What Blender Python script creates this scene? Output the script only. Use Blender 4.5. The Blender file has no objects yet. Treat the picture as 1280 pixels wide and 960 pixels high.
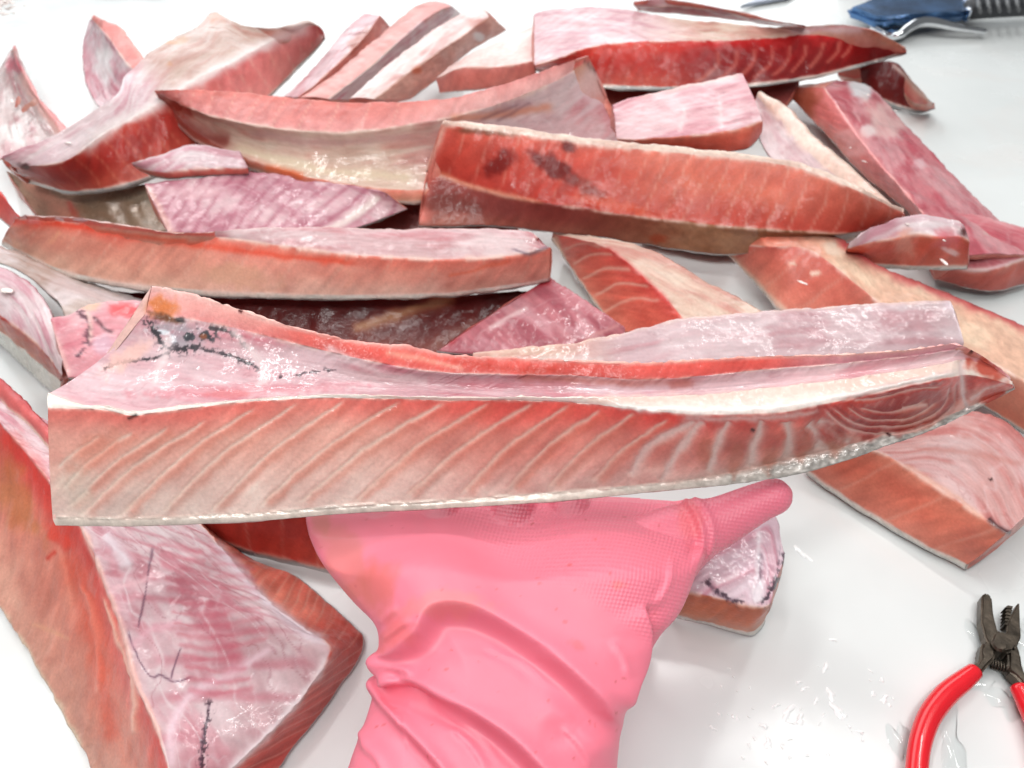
import bpy, bmesh, math, random
import numpy as np
from mathutils import Vector

# ------------------------------------------------------------------ camera
S = bpy.context.scene
COL = S.collection
H = 0.36; TH = math.radians(44.0); FPX = 1000.0
cam_d = bpy.data.cameras.new('camera'); cam = bpy.data.objects.new('camera', cam_d); COL.objects.link(cam)
cam.location = (0, 0, H); cam.rotation_euler = (math.pi/2 - TH, 0, 0)
cam_d.sensor_width = 36; cam_d.lens = 36*FPX/1280
cam_d.clip_start = 0.01; cam_d.clip_end = 50
cam_d.dof.use_dof = True; cam_d.dof.focus_distance = 0.305; cam_d.dof.aperture_fstop = cam_d.lens/1.7
S.camera = cam

# ------------------------------------------------------------------ light
W = bpy.data.worlds.new('World'); S.world = W; W.use_nodes = True
bg = W.node_tree.nodes['Background']
bg.inputs[0].default_value = (0.93, 0.97, 1.0, 1); bg.inputs[1].default_value = 0.12

def area(name, loc, tgt, sx, sy, power, col=(1, 1, 1)):
    l = bpy.data.lights.new(name, 'AREA'); l.shape = 'RECTANGLE'; l.size = sx; l.size_y = sy
    l.energy = power; l.color = col
    o = bpy.data.objects.new(name, l); COL.objects.link(o); o.location = loc
    o.rotation_euler = (Vector(tgt)-Vector(loc)).to_track_quat('-Z', 'Y').to_euler()
    return o
area('window_light', (-0.45, 2.1, 0.95), (0, 0.35, 0), 3.2, 1.2, 22, (0.97, 0.99, 1.0))
for tx, ty in ((-.75, .95), (-.30, .42), (.55, .75), (.25, -.02)):
    area('overhead_glint_strip', (tx, ty, 1.40), (tx*.2, .3, 0), 1.1, .045, 4.2, (1.0, .995, .98))  # narrow overhead strips added for sharp wet glints
area('near_fill', (-0.18, -0.32, 1.08), (0, 0.22, .08), 0.8, 0.05, 4.4, (1.0, 0.985, 0.97))  # fill light added above the camera to brighten faces turned towards it
S.view_settings.view_transform = 'Standard'; S.view_settings.look = 'None'
S.view_settings.exposure = 0.54; S.view_settings.gamma = 1.0
S.cycles.use_denoising = True
S.cycles.max_bounces = 8; S.cycles.diffuse_bounces = 4; S.cycles.glossy_bounces = 4
S.cycles.transmission_bounces = 4; S.cycles.caustics_reflective = False; S.cycles.caustics_refractive = False

# ------------------------------------------------------------------ helpers
ST, CT = math.sin(TH), math.cos(TH)
def at(px, py, z):
    """point at height z above the table seen at (px, py) of the 1280x960 photograph"""
    u = (px-640)/FPX; v = (py-480)/FPX
    d = (H-z)/(ST+v*CT)
    return (d*u, d*(CT-v*ST), z)
def at_depth(px, py, d):
    u = (px-640)/FPX; v = (py-480)/FPX
    return (d*u, d*(CT-v*ST), H-d*(ST+v*CT))
def photo_xy(P):
    y, z = P[:, 1], P[:, 2]-H
    d = y*CT-z*ST
    return 640+FPX*P[:, 0]/d, 480+FPX*(-y*ST-z*CT)/d

_perm = np.random.RandomState(7).permutation(256)
_perm = np.concatenate([_perm]*3)
_val = np.random.RandomState(11).rand(256)
def noise(x, y, z=0.0):
    x, y, z = np.broadcast_arrays(np.asarray(x, float), np.asarray(y, float), np.asarray(z, float))
    xi, yi, zi = np.floor(x).astype(int), np.floor(y).astype(int), np.floor(z).astype(int)
    fx, fy, fz = x-xi, y-yi, z-zi
    fx = fx*fx*(3-2*fx); fy = fy*fy*(3-2*fy); fz = fz*fz*(3-2*fz)
    def h(i, j, k): return _val[_perm[_perm[_perm[i & 255]+(j & 255)]+(k & 255)]]
    r = 0
    for a in (0, 1):
        for b in (0, 1):
            for c in (0, 1):
                r = r+h(xi+a, yi+b, zi+c)*(fx if a else 1-fx)*(fy if b else 1-fy)*(fz if c else 1-fz)
    return r
def fbm(x, y, z=0.0, n=3):
    r = 0; a = 1; t = 0
    for i in range(n):
        r = r+a*noise(np.asarray(x)*2**i+17*i, np.asarray(y)*2**i-9*i, z+3.7*i); t += a; a *= .5
    return r/t
def sstep(a, b, x):
    t = np.clip((x-a)/(b-a), 0, 1); return t*t*(3-2*t)
def lin(c):
    c = np.clip(np.asarray(c, float), 0, 1)
    return np.where(c <= .04045, c/12.92, ((c+.055)/1.055)**2.4)
def C(*c): return np.array(c, float)/255
def mix(a, b, t):
    t = np.asarray(t)[..., None] if np.ndim(t) else t
    return a*(1-t)+b*t

def curve(pts, n):
    """Catmull-Rom through pts, resampled to n points by arc length"""
    P = np.array(pts, float)
    if len(P) == 2: P = np.array([P[0], (P[0]+P[1])/2, P[1]])
    Q = np.vstack([2*P[0]-P[1], P, 2*P[-1]-P[-2]])
    out = []
    for i in range(1, len(Q)-2):
        p0, p1, p2, p3 = Q[i-1:i+3]
        t = np.linspace(0, 1, 24, endpoint=False)[:, None]
        out.append(.5*(2*p1+(p2-p0)*t+(2*p0-5*p1+4*p2-p3)*t*t+(3*p1-p0-3*p2+p3)*t**3))
    D = np.vstack(out+[P[-1:]])
    L = np.concatenate([[0], np.cumsum(np.linalg.norm(np.diff(D, axis=0), axis=1))])
    s = np.linspace(0, L[-1], n)
    return np.stack([np.interp(s, L, D[:, k]) for k in range(D.shape[1])], 1)

def seg_dist(px, py, pts):
    """distance to a polyline, fraction along it, signed side"""
    P = np.array(pts, float)
    best = np.full(px.shape, 1e9); frac = np.zeros(px.shape); side = np.zeros(px.shape)
    L = np.concatenate([[0], np.cumsum(np.hypot(*np.diff(P, axis=0).T))])
    for i in range(len(P)-1):
        a, b = P[i], P[i+1]; d = b-a; l2 = max(d@d, 1e-9)
        t = np.clip(((px-a[0])*d[0]+(py-a[1])*d[1])/l2, 0, 1)
        ex = px-a[0]-t*d[0]; ey = py-a[1]-t*d[1]
        q = np.hypot(ex, ey); m = q < best
        best = np.where(m, q, best); frac = np.where(m, (L[i]+t*math.sqrt(l2))/L[-1], frac)
        side = np.where(m, np.sign(d[0]*ey-d[1]*ex), side)
    return best, frac, side

def vert_normals(V, Q):
    a = V[Q[:, 2]]-V[Q[:, 0]]; b = V[Q[:, 3]]-V[Q[:, 1]]
    fn = np.cross(a, b); N = np.zeros_like(V)
    for k in range(4): np.add.at(N, Q[:, k], fn)
    return N/np.maximum(np.linalg.norm(N, axis=1, keepdims=True), 1e-12)

def quad_mesh(name, V, Q, cols=None, normals=None, extra=None):
    me = bpy.data.meshes.new(name)
    Q = np.asarray(Q, np.int32)
    n = len(Q)
    me.vertices.add(len(V)); me.vertices.foreach_set('co', np.asarray(V, np.float32).ravel())
    me.loops.add(n*4); me.loops.foreach_set('vertex_index', Q.ravel())
    me.polygons.add(n); me.polygons.foreach_set('loop_start', np.arange(0, n*4, 4, dtype=np.int32))
    me.update(calc_edges=True); me.validate()
    me.polygons.foreach_set('use_smooth', np.ones(len(me.polygons), bool))
    if cols is not None:
        at_ = me.color_attributes.new('Col', 'FLOAT_COLOR', 'POINT')
        c4 = np.ones((len(V), 4), np.float32); c4[:, :3] = cols
        at_.data.foreach_set('color', c4.ravel())
    for k, v in (extra or {}).items():
        if v.ndim == 1:
            a = me.attributes.new(k, 'FLOAT', 'POINT'); a.data.foreach_set('value', v.astype(np.float32))
        else:
            a = me.attributes.new(k, 'FLOAT_VECTOR', 'POINT'); a.data.foreach_set('vector', v.astype(np.float32).ravel())
    if normals is not None: me.normals_split_custom_set_from_vertices(normals.tolist())
    return me

def link(name, me, mat=None, parent=None):
    o = bpy.data.objects.new(name, me); COL.objects.link(o)
    if mat is not None: me.materials.append(mat)
    if parent is not None: o.parent = parent
    return o
def tag(o, label=None, cat=None, group=None, kind=None):
    if label: o['label'] = label
    if cat: o['category'] = cat
    if group: o['group'] = group
    if kind: o['kind'] = kind
    return o
def thing(name, label, cat, group=None, loc=(0, 0, 0)):
    o = bpy.data.objects.new(name, None); COL.objects.link(o); o.location = loc; o.empty_display_size = .02
    return tag(o, label, cat, group)

# ------------------------------------------------------------------ materials
def new_mat(name):
    m = bpy.data.materials.new(name); m.use_nodes = True
    return m, m.node_tree, m.node_tree.nodes['Principled BSDF']
def wet_mat(name, rough, spec, coat, sss, bumps, grain=0.0, metallic=0.0, rvar=0.15, rscale=60):
    m, t, b = new_mat(name)
    N, L = t.nodes, t.links
    ca = N.new('ShaderNodeVertexColor'); ca.layer_name = 'Col'
    tc = N.new('ShaderNodeTexCoord')
    src = ca.outputs['Color']
    if grain:
        n = N.new('ShaderNodeTexNoise'); n.inputs['Scale'].default_value = 700; n.inputs['Detail'].default_value = 4
        L.new(tc.outputs['Object'], n.inputs['Vector'])
        mr = N.new('ShaderNodeMapRange'); mr.inputs[1].default_value = .25; mr.inputs[2].default_value = .75
        mr.inputs[3].default_value = 1-grain; mr.inputs[4].default_value = 1+grain
        L.new(n.outputs['Fac'], mr.inputs[0])
        mx = N.new('ShaderNodeVectorMath'); mx.operation = 'SCALE'
        L.new(src, mx.inputs[0]); L.new(mr.outputs[0], mx.inputs['Scale']); src = mx.outputs[0]
    L.new(src, b.inputs['Base Color'])
    n2 = N.new('ShaderNodeTexNoise'); n2.inputs['Scale'].default_value = rscale; n2.inputs['Detail'].default_value = 3
    L.new(tc.outputs['Object'], n2.inputs['Vector'])
    mr2 = N.new('ShaderNodeMapRange'); mr2.inputs[1].default_value = .3; mr2.inputs[2].default_value = .7
    mr2.inputs[3].default_value = max(.03, rough-rvar); mr2.inputs[4].default_value = rough+rvar
    L.new(n2.outputs['Fac'], mr2.inputs[0]); L.new(mr2.outputs[0], b.inputs['Roughness'])
    b.inputs['Specular IOR Level'].default_value = spec
    b.inputs['Coat Weight'].default_value = coat; b.inputs['Coat Roughness'].default_value = .13
    b.inputs['Metallic'].default_value = metallic
    if sss:
        b.inputs['Subsurface Weight'].default_value = sss
        b.inputs['Subsurface Radius'].default_value = (1.0, .45, .35); b.inputs['Subsurface Scale'].default_value = .002
    prev = None
    for sc, strength, dist, det in bumps:
        n3 = N.new('ShaderNodeTexNoise'); n3.inputs['Scale'].default_value = sc; n3.inputs['Detail'].default_value = det
        L.new(tc.outputs['Object'], n3.inputs['Vector'])
        bp = N.new('ShaderNodeBump'); bp.inputs['Strength'].default_value = strength; bp.inputs['Distance'].default_value = dist
        L.new(n3.outputs['Fac'], bp.inputs['Height'])
        if prev is not None: L.new(prev.outputs[0], bp.inputs['Normal'])
        prev = bp
    L.new(prev.outputs[0], b.inputs['Normal'])
    nm = N.new('ShaderNodeTexNoise'); nm.inputs['Scale'].default_value = 28; nm.inputs['Detail'].default_value = 3
    L.new(tc.outputs['Object'], nm.inputs['Vector'])
    rm = N.new('ShaderNodeMapRange'); rm.inputs[1].default_value = .44; rm.inputs[2].default_value = .60; rm.inputs[3].default_value = .3*coat; rm.inputs[4].default_value = coat
    L.new(nm.outputs['Fac'], rm.inputs[0]); L.new(rm.outputs[0], b.inputs['Coat Weight'])      # wet patches
    nw = N.new('ShaderNodeTexNoise'); nw.inputs['Scale'].default_value = 105; nw.inputs['Detail'].default_value = 2.0; nw.inputs['Roughness'].default_value = .55
    L.new(tc.outputs['Object'], nw.inputs['Vector'])
    bw = N.new('ShaderNodeBump'); bw.inputs['Strength'].default_value = 1.0; bw.inputs['Distance'].default_value = .0007
    L.new(nw.outputs['Fac'], bw.inputs['Height']); L.new(prev.outputs[0], bw.inputs['Normal']); L.new(bw.outputs[0], b.inputs['Coat Normal'])
    return m
MAT = {
 'cut_flesh': wet_mat('raw_fish_flesh', .45, .14, .5, .10, [(170, .5, .0008, 2), (800, .5, .00025, 2)], .09),
 'membrane': wet_mat('fish_membrane', .42, .18, .8, .08, [(70, .4, .0011, 2), (380, .4, .0003, 2)], .05),
 'fat_edge': wet_mat('fish_fat', .45, .2, .8, .12, [(150, .5, .0008, 2), (700, .4, .0002, 2)], .06),
 'skin': wet_mat('fish_skin', .30, .5, .6, 0, [(300, .4, .0004, 3), (1500, .5, .00012, 2)], .12, .10),
}
def plain(name, col, rough, metallic=0, spec=.5, coat=0, var=0.0, vscale=40, bump=None):
    m, t, b = new_mat(name); N, L = t.nodes, t.links
    b.inputs['Roughness'].default_value = rough; b.inputs['Metallic'].default_value = metallic
    b.inputs['Specular IOR Level'].default_value = spec; b.inputs['Coat Weight'].default_value = coat
    tc = N.new('ShaderNodeTexCoord')
    n = N.new('ShaderNodeTexNoise'); n.inputs['Scale'].default_value = vscale; n.inputs['Detail'].default_value = 4
    L.new(tc.outputs['Object'], n.inputs['Vector'])
    r = N.new('ShaderNodeValToRGB')
    c = np.array(col); lo = c*(1-var); hi = np.minimum(c*(1+var), .95)
    r.color_ramp.elements[0].position = .3; r.color_ramp.elements[1].position = .7
    r.color_ramp.elements[0].color = (*lo, 1); r.color_ramp.elements[1].color = (*hi, 1)
    L.new(n.outputs['Fac'], r.inputs[0]); L.new(r.outputs[0], b.inputs['Base Color'])
    if bump:
        n3 = N.new('ShaderNodeTexNoise'); n3.inputs['Scale'].default_value = bump[0]; n3.inputs['Detail'].default_value = 3
        L.new(tc.outputs['Object'], n3.inputs['Vector'])
        bp = N.new('ShaderNodeBump'); bp.inputs['Strength'].default_value = bump[1]; bp.inputs['Distance'].default_value = bump[2]
        L.new(n3.outputs['Fac'], bp.inputs['Height']); L.new(bp.outputs[0], b.inputs['Normal'])
    return m

SHREDM = plain('fat_and_glint', (.80, .70, .66), .25, 0, .5, .5, var=.08)
# ------------------------------------------------------------------ setting: white board, floor
def table():
    a = np.array(at(-40, 52, 0)[:2]); b = np.array(at(30, -36, 0)[:2]); d = (b-a)/np.linalg.norm(b-a)
    far = b+d*2.0; near = a-d*.6
    pts = [(near[0], near[1]), (near[0], -.5), (1.6, -.5), (1.6, far[1]), (far[0], far[1])]
    bm = bmesh.new()
    top = [bm.verts.new((x, y, 0)) for x, y in pts]
    f = bm.faces.new(top)
    if f.normal.z < 0: f.normal_flip()
    r = bmesh.ops.extrude_face_region(bm, geom=[f])
    for v in r['geom']:
        if isinstance(v, bmesh.types.BMVert): v.co.z -= .03
    bmesh.ops.recalc_face_normals(bm, faces=bm.faces)
    bmesh.ops.bevel(bm, geom=[e for e in bm.edges], offset=.006, segments=3, affect='EDGES')
    me = bpy.data.meshes.new('white_board'); bm.to_mesh(me); bm.free()
    m, t, B = new_mat('wet_white_plastic'); N, L = t.nodes, t.links
    B.inputs['Specular IOR Level'].default_value = .5
    tc = N.new('ShaderNodeTexCoord')
    n = N.new('ShaderNodeTexNoise'); n.inputs['Scale'].default_value = 9; n.inputs['Detail'].default_value = 5
    L.new(tc.outputs['Object'], n.inputs['Vector'])
    r = N.new('ShaderNodeValToRGB'); r.color_ramp.elements[0].position = .3; r.color_ramp.elements[1].position = .75
    r.color_ramp.elements[0].color = (.65, .675, .67, 1); r.color_ramp.elements[1].color = (.72, .745, .74, 1)
    L.new(n.outputs['Fac'], r.inputs[0])
    nj = N.new('ShaderNodeTexNoise'); nj.inputs['Scale'].default_value = 7; nj.inputs['Detail'].default_value = 6; nj.inputs['Distortion'].default_value = 1.2
    L.new(tc.outputs['Object'], nj.inputs['Vector'])
    rj = N.new('ShaderNodeMapRange'); rj.inputs[1].default_value = .52; rj.inputs[2].default_value = .75; rj.inputs[4].default_value = .45
    L.new(nj.outputs['Fac'], rj.inputs[0])
    mj = N.new('ShaderNodeMix'); mj.data_type = 'RGBA'; mj.inputs[7].default_value = (.69, .63, .60, 1)      # thin pink juice
    L.new(rj.outputs[0], mj.inputs[0]); L.new(r.outputs[0], mj.inputs[6]); L.new(mj.outputs[2], B.inputs['Base Color'])
    n2 = N.new('ShaderNodeTexNoise'); n2.inputs['Scale'].default_value = 14; n2.inputs['Detail'].default_value = 4
    L.new(tc.outputs['Object'], n2.inputs['Vector'])
    mr = N.new('ShaderNodeMapRange'); mr.inputs[1].default_value = .35; mr.inputs[2].default_value = .65
    mr.inputs[3].default_value = .06; mr.inputs[4].default_value = .30
    L.new(n2.outputs['Fac'], mr.inputs[0]); L.new(mr.outputs[0], B.inputs['Roughness'])
    n3 = N.new('ShaderNodeTexNoise'); n3.inputs['Scale'].default_value = 45; n3.inputs['Detail'].default_value = 4
    L.new(tc.outputs['Object'], n3.inputs['Vector'])
    bp = N.new('ShaderNodeBump'); bp.inputs['Strength'].default_value = .12; bp.inputs['Distance'].default_value = .001
    L.new(n3.outputs['Fac'], bp.inputs['Height']); L.new(bp.outputs[0], B.inputs['Normal'])
    o = link('table_top', me, m); tag(o, kind='structure')
    bm = bmesh.new()
    vs = [bm.verts.new(p) for p in ((-6, -3, -.85), (6, -3, -.85), (6, 9, -.85), (-6, 9, -.85))]
    bm.faces.new(vs); me = bpy.data.meshes.new('floor'); bm.to_mesh(me); bm.free()
    tag(link('floor', me, plain('grey_floor', (.75, .76, .77), .5, var=.15, vscale=6)), kind='structure')
table()

# ------------------------------------------------------------------ paints for the fish
def flesh(top, mid, bot, lines=None, seed=0, fib=.10, mid_at=.4, slant=.6, mott=.16, wavy=.15, soft=.14):
    """cut muscle: colour runs from the membrane side (t=0) to the skin side (t=1), pale sinew lines cross it"""
    top, mid, bot = C(*top), C(*mid), C(*bot)
    def pinker(q):
        q = mix(q, C(222, 170, 164), soft); return q+np.array((0, -.006, .045*(q[0]-q[2])))
    top, mid, bot = pinker(top), pinker(mid), pinker(bot)
    def f(sm, t, wm, px, py, P):
        n1 = fbm(sm*45, wm*70, seed, 3)-.5
        tt = np.clip(t+n1*wavy*2, 0, 1)
        c = mix(top[None]+0*tt[:, None], mid, sstep(0, mid_at, tt)); c = mix(c, bot, sstep(mid_at, 1, tt))
        q = sm+slant*wm
        fb = fbm(q*260, wm*60, seed+5, 3)-.5
        c = c*(1+fib*2*fb)[:, None]
        m = fbm(sm*110, wm*110, seed+9, 3)-.5
        c = c*(1+mott*m[:, None]*np.array([1.0, 1.7, 1.7]))
        h = fb*.0005
        if lines:
            sp, sl, wd, op, lc = lines
            q = (sm+sl*wm+.004*(fbm(sm*40, wm*60, seed+2, 2)-.5)+.25*sl*wm*(t-.5))/sp
            d = np.abs((q % 1)-.5)*sp
            k = np.exp(-(d/wd)**2)*op*sstep(.25, .6, fbm(sm*60, wm*90, seed+21, 2)+.15)
            c = mix(c, C(*lc), k); h = h-.0003*k
        return c, h
    return f
def film(base, deep, pale, seed=0, along=8, across=60, amt=.9, ribs=None, veins=.35, edge=None):
    """belly membrane: translucent pale film with pink showing through in streaks"""
    base, deep, pale = C(*base), C(*deep), C(*pale)
    def f(sm, t, wm, px, py, P):
        n = fbm(sm*along*4, wm*across*4, seed, 4)
        big = fbm(sm*25, wm*25, seed+4, 3)
        c = mix(base[None]+0*n[:, None], deep, sstep(.44, .66, n*.65+big*.35)*amt*.8)
        c = mix(c, pale, sstep(.48, .68, fbm(sm*34, wm*60, seed+7, 4))*.6)
        fi = fbm(sm*along*14, wm*across*14, seed+17, 3)-.5
        c = c*(1+.16*fi)[:, None]
        h = (big-.5)*.0014+(n-.5)*.0006
        if ribs:
            sp, sl, op = ribs
            q = (sm+sl*wm+.003*fbm(sm*60, wm*60, seed+3, 2))/sp
            k = sstep(.25, .5, np.abs((q % 1)-.5))*op*sstep(.3, .6, fbm(sm*50, wm*30, seed+31, 2)+.1)
            c = mix(c, deep, k); h = h-.0003*k
        if veins:
            v = np.abs(fbm(sm*28, wm*34, seed+13, 3)-.5)
            c = mix(c, pale, np.exp(-(v/.012)**2)*veins)
            v = np.abs(fbm(sm*70+.6*wm*70, wm*80, seed+19, 3)-.5); c = mix(c, pale, np.exp(-(v/.016)**2)*veins*.5)
            v = np.abs(fbm(sm*34, wm*40, seed+27, 4)-.52); c = mix(c, deep*.8, np.exp(-(v/.007)**2)*veins*.5)
        if edge is not None:
            e = np.minimum(t, 1-t); c = mix(c, C(*edge), (1-sstep(0, .12, e+.05*(n-.5)))*.7)
        return c, h
    return f
def tone(a, b, seed=0, sc=40, sp=.10):
    a, b = C(*a), C(*b)
    def f(sm, t, wm, px, py, P):
        n = fbm(sm*sc, wm*sc*2, seed, 3)
        c = mix(a[None]+0*n[:, None], b, sstep(.3, .7, n))
        c = c*(1+sp*2*(fbm(sm*400, wm*400, seed+3, 2)-.5))[:, None]
        return c, (n-.5)*.0006
    return f
def ramp_s(p1, p2, a, b, ):
    """one paint turning into another along the slice"""
    def f(sm, t, wm, px, py, P):
        c1, h1 = p1(sm, t, wm, px, py, P); c2, h2 = p2(sm, t, wm, px, py, P)
        lo, hi = (sm.min(), sm.max()) if len(sm) else (0, 1)
        k = sstep(a, b, (sm-lo)/max(hi-lo, 1e-6)+.05*(fbm(sm*50, wm*50, 3, 2)-.5))
        return mix(c1, c2, k), h1*(1-k)+h2*k
    return f

def apply_marks(marks, px, py, col, h, seed=0):
    for mk in marks:
        kind = mk[0]
        if kind == 'line':
            _, pts, w, c, op = mk[:5]; jag = mk[5] if len(mk) > 5 else .5; dep = mk[6] if len(mk) > 6 else 0
            P2 = np.array(pts, float); x0, y0 = P2.min(0)-w*6; x1, y1 = P2.max(0)+w*6
            m = (px > x0) & (px < x1) & (py > y0) & (py < y1)
            if not m.any(): continue
            pl = curve(pts, max(8, 6*len(pts)))
            wob = 1.2+.5*min(w, 5)
            d, fr, _s = seg_dist(px[m]+wob*2*(fbm(px[m]/16, py[m]/16, seed+2.2, 3)-.5), py[m]+wob*2*(fbm(px[m]/16, py[m]/16, seed+6.6, 3)-.5), pl)
            ww = w*(1-jag+jag*2*fbm(px[m]/14, py[m]/14, seed+1.3, 2))
            k = op*np.exp(-(d/np.maximum(ww, .3))**2)
            k = k*sstep(0, .08, fr+.02)*sstep(0, .08, 1.02-fr)
            col[m] = mix(col[m], C(*c), k); h[m] += dep*k
        elif kind == 'speckle':
            _, pts, w, c, op, gr = mk
            P2 = np.array(pts, float); x0, y0 = P2.min(0)-w*3; x1, y1 = P2.max(0)+w*3
            m = (px > x0) & (px < x1) & (py > y0) & (py < y1)
            if not m.any(): continue
            d, fr, _s = seg_dist(px[m], py[m], curve(pts, max(8, 6*len(pts))))
            n = fbm(px[m]/gr, py[m]/gr, seed+4.2, 3)
            k = op*sstep(.47, .63, n+.26*np.exp(-(d/(.5*w))**2)-.12)*np.exp(-(d/w)**2)
            col[m] = mix(col[m], C(*c), np.clip(k*1.4, 0, 1))
        elif kind == 'blob':
            _, x, y, rx, ry, rot, c, op = mk
            ca, sa = math.cos(math.radians(rot)), math.sin(math.radians(rot))
            u = ((px-x)*ca+(py-y)*sa)/rx; v = (-(px-x)*sa+(py-y)*ca)/ry
            r = np.hypot(u, v); m = r < 2.2
            if not m.any(): continue
            n = fbm(px[m]/(.5*min(rx, ry)+3), py[m]/(.5*min(rx, ry)+3), seed+8.1, 3)-.5
            k = op*(1-sstep(.45, 1.25, r[m]+1.1*n)); col[m] = mix(col[m], C(*c), k)

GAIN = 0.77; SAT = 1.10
def make_slice(name, label, rails, faces, back=None, marks=(), step=3.2, seed=0, disp=.0012, cap=None,
               group='raw fish slices heaped on the white table', cat='fish slice', thick=.022, round_it=2, rag=.0005, rim=.75, jit=1.5):
    """one slice of fish lofted through its long edges (rails); neighbouring rails bound a face, each face belongs to a part"""
    zr = []; pr = []
    lp = max(np.hypot(*np.diff(np.array(r[1], float)[:, :2], axis=0).T).sum() for r in rails)
    N = int(np.clip(lp/step, 14, 1100))
    for z, pts in rails:
        q = curve(np.array(pts, float)[:, :2], N); u = np.linspace(0, lp/26, N); o = len(pr)*13.7+seed
        q = q+jit*2*np.stack([fbm(u, o, 1.0, 3)-.5, fbm(u, o, 5.0, 3)-.5], 1)
        pr.append(q)
        zr.append(np.interp(np.linspace(0, 1, N), np.linspace(0, 1, np.size(z)), np.atleast_1d(z)) if np.ndim(z) else np.full(N, float(z)))
    wpx = np.hypot(*(pr[0]-pr[-1]).T)
    tap = np.clip(wpx/(.5*np.median(wpx)), .05, 1)       # pointed ends run out thin
    zmid = .5*(zr[0]+zr[-1])
    rr = []
    for q, z in zip(pr, zr):
        z = zmid+(z-zmid)*tap
        rr.append(np.stack(at(q[:, 0], q[:, 1], z), 1))
    hid = []
    if back is None:      # the hidden sides: straight back from the lower edge, straight down from the far edge
        ray = rr[-1]-np.array((0, 0, H)); ray /= np.linalg.norm(ray, axis=1, keepdims=True)
        t = np.minimum(thick*tap, (rr[-1][:, 2]-.0008)/np.maximum(-ray[:, 2], 1e-6))
        hid.append(rr[-1]+ray*np.maximum(t, 0)[:, None])
        dab = np.hypot(*(pr[0]-pr[1]).T); dep = np.linalg.norm(rr[0]-np.array((0, 0, H)), axis=1)
        dz = np.minimum(thick*.8*tap, .5*np.maximum(dab-3, 0)*dep/720)
        q = rr[0].copy(); q[:, 2] = np.maximum(q[:, 2]-dz, .0015); hid.append(q)
    else:
        for i, off in back:
            q = rr[i]+np.array(off)*tap[:, None]; q[:, 2] = np.maximum(q[:, 2], .0015); hid.append(q)
    allr = rr+hid; K = len(allr)
    fs = list(faces)
    while len(fs) < K: fs.append(('skin', SKIN, 0) if len(fs) == len(rr)-1 else ('cut_flesh', BACK, 0))
    ring = []; tv = []; fk = []; wm = []
    for k in range(K):
        a, b = allr[k], allr[(k+1) % K]
        ln = np.linalg.norm(b-a, axis=1).max()
        visible = k < len(rr)-1
        m = int(np.clip(ln/(.00043*step if visible else .004), 3, 300))
        t = np.arange(m)/m
        e = b-a; ax = np.gradient(a, axis=0)
        nn = np.cross(e, ax); nn /= np.maximum(np.linalg.norm(nn, axis=1, keepdims=True), 1e-9)
        bl = fs[k][2] if len(fs[k]) > 2 else 0
        taper = np.minimum(1, np.linalg.norm(e, axis=1)/max(ln*.35, 1e-6))
        ring.append(a[:, None]+e[:, None]*t[None, :, None]+nn[:, None]*(bl*4*t*(1-t))[None, :, None]*taper[:, None, None])
        tv.append(t); fk.append(np.full(m, k)); wm.append(t[None]*np.linalg.norm(e, axis=1)[:, None])
    V = np.concatenate(ring, 1); tv = np.concatenate(tv); fk = np.concatenate(fk); wm = np.concatenate(wm, 1)
    M = V.shape[1]
    for _ in range(round_it): V = .25*np.roll(V, 1, 1)+.5*V+.25*np.roll(V, -1, 1)
    sm_st = np.concatenate([[0], np.cumsum(np.linalg.norm(np.diff(V.mean(1), axis=0), axis=1))])
    SM = np.repeat(sm_st[:, None], M, 1); TT = np.repeat(tv[None], N, 0); FK = np.repeat(fk[None], N, 0)
    # caps
    verts = [V.reshape(-1, 3)]; cap_q = []; base = N*M
    SMl, TTl, FKl, WMl = [SM.ravel()], [TT.ravel()], [FK.ravel()], [wm.ravel()]
    for end in (0, N-1):
        r0 = V[end]; c = r0.mean(0); rad = np.linalg.norm(r0-c, axis=1).max()
        nr = int(np.clip(rad/(.0006*step), 3, 40)); prev = np.arange(M)+end*M
        sgn = V[end]-V[1 if end == 0 else N-2]; out = sgn.mean(0); out = out/max(np.linalg.norm(out), 1e-9)*rad*.06
        for j in range(1, nr+1):
            f = 1-j/nr if j < nr else .02
            pts = c+(r0-c)*f+out*(1-f*f)
            verts.append(pts); cur = base+np.arange(M); base += M
            SMl.append(np.full(M, sm_st[end])+(0)); TTl.append(tv); FKl.append(np.full(M, 99)); WMl.append(np.full(M, (1-f)*rad))
            a, b = prev, np.roll(prev, -1); d_, c_ = cur, np.roll(cur, -1)
            cap_q.append(np.stack([a, d_, c_, b], 1) if end == N-1 else np.stack([a, b, c_, d_], 1)); prev = cur
    P = np.concatenate(verts); SMv = np.concatenate(SMl); TTv = np.concatenate(TTl); FKv = np.concatenate(FKl); WMv = np.concatenate(WMl)
    i = np.arange(N-1)[:, None]*M; j = np.arange(M)[None]; jn = (np.arange(M)+1)[None] % M
    Q = np.stack([i+j, i+jn, i+M+jn, i+M+j], -1).reshape(-1, 4)
    QF = np.repeat(fk[None], N-1, 0).ravel()
    cq = np.concatenate(cap_q); Q = np.concatenate([Q, cq]); QF = np.concatenate([QF, np.full(len(cq), 99)])
    # outward orientation
    Nv = vert_normals(P, Q)
    if np.einsum('ij,ij->', Nv[:N*M], P[:N*M]-np.repeat(V.mean(1), M, 0)) < 0:
        Q = Q[:, ::-1]; Nv = -Nv
    # colours and relief
    px, py = photo_xy(P)
    col = np.zeros((len(P), 3)); h = np.zeros(len(P))
    capp = cap or BACK
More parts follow.
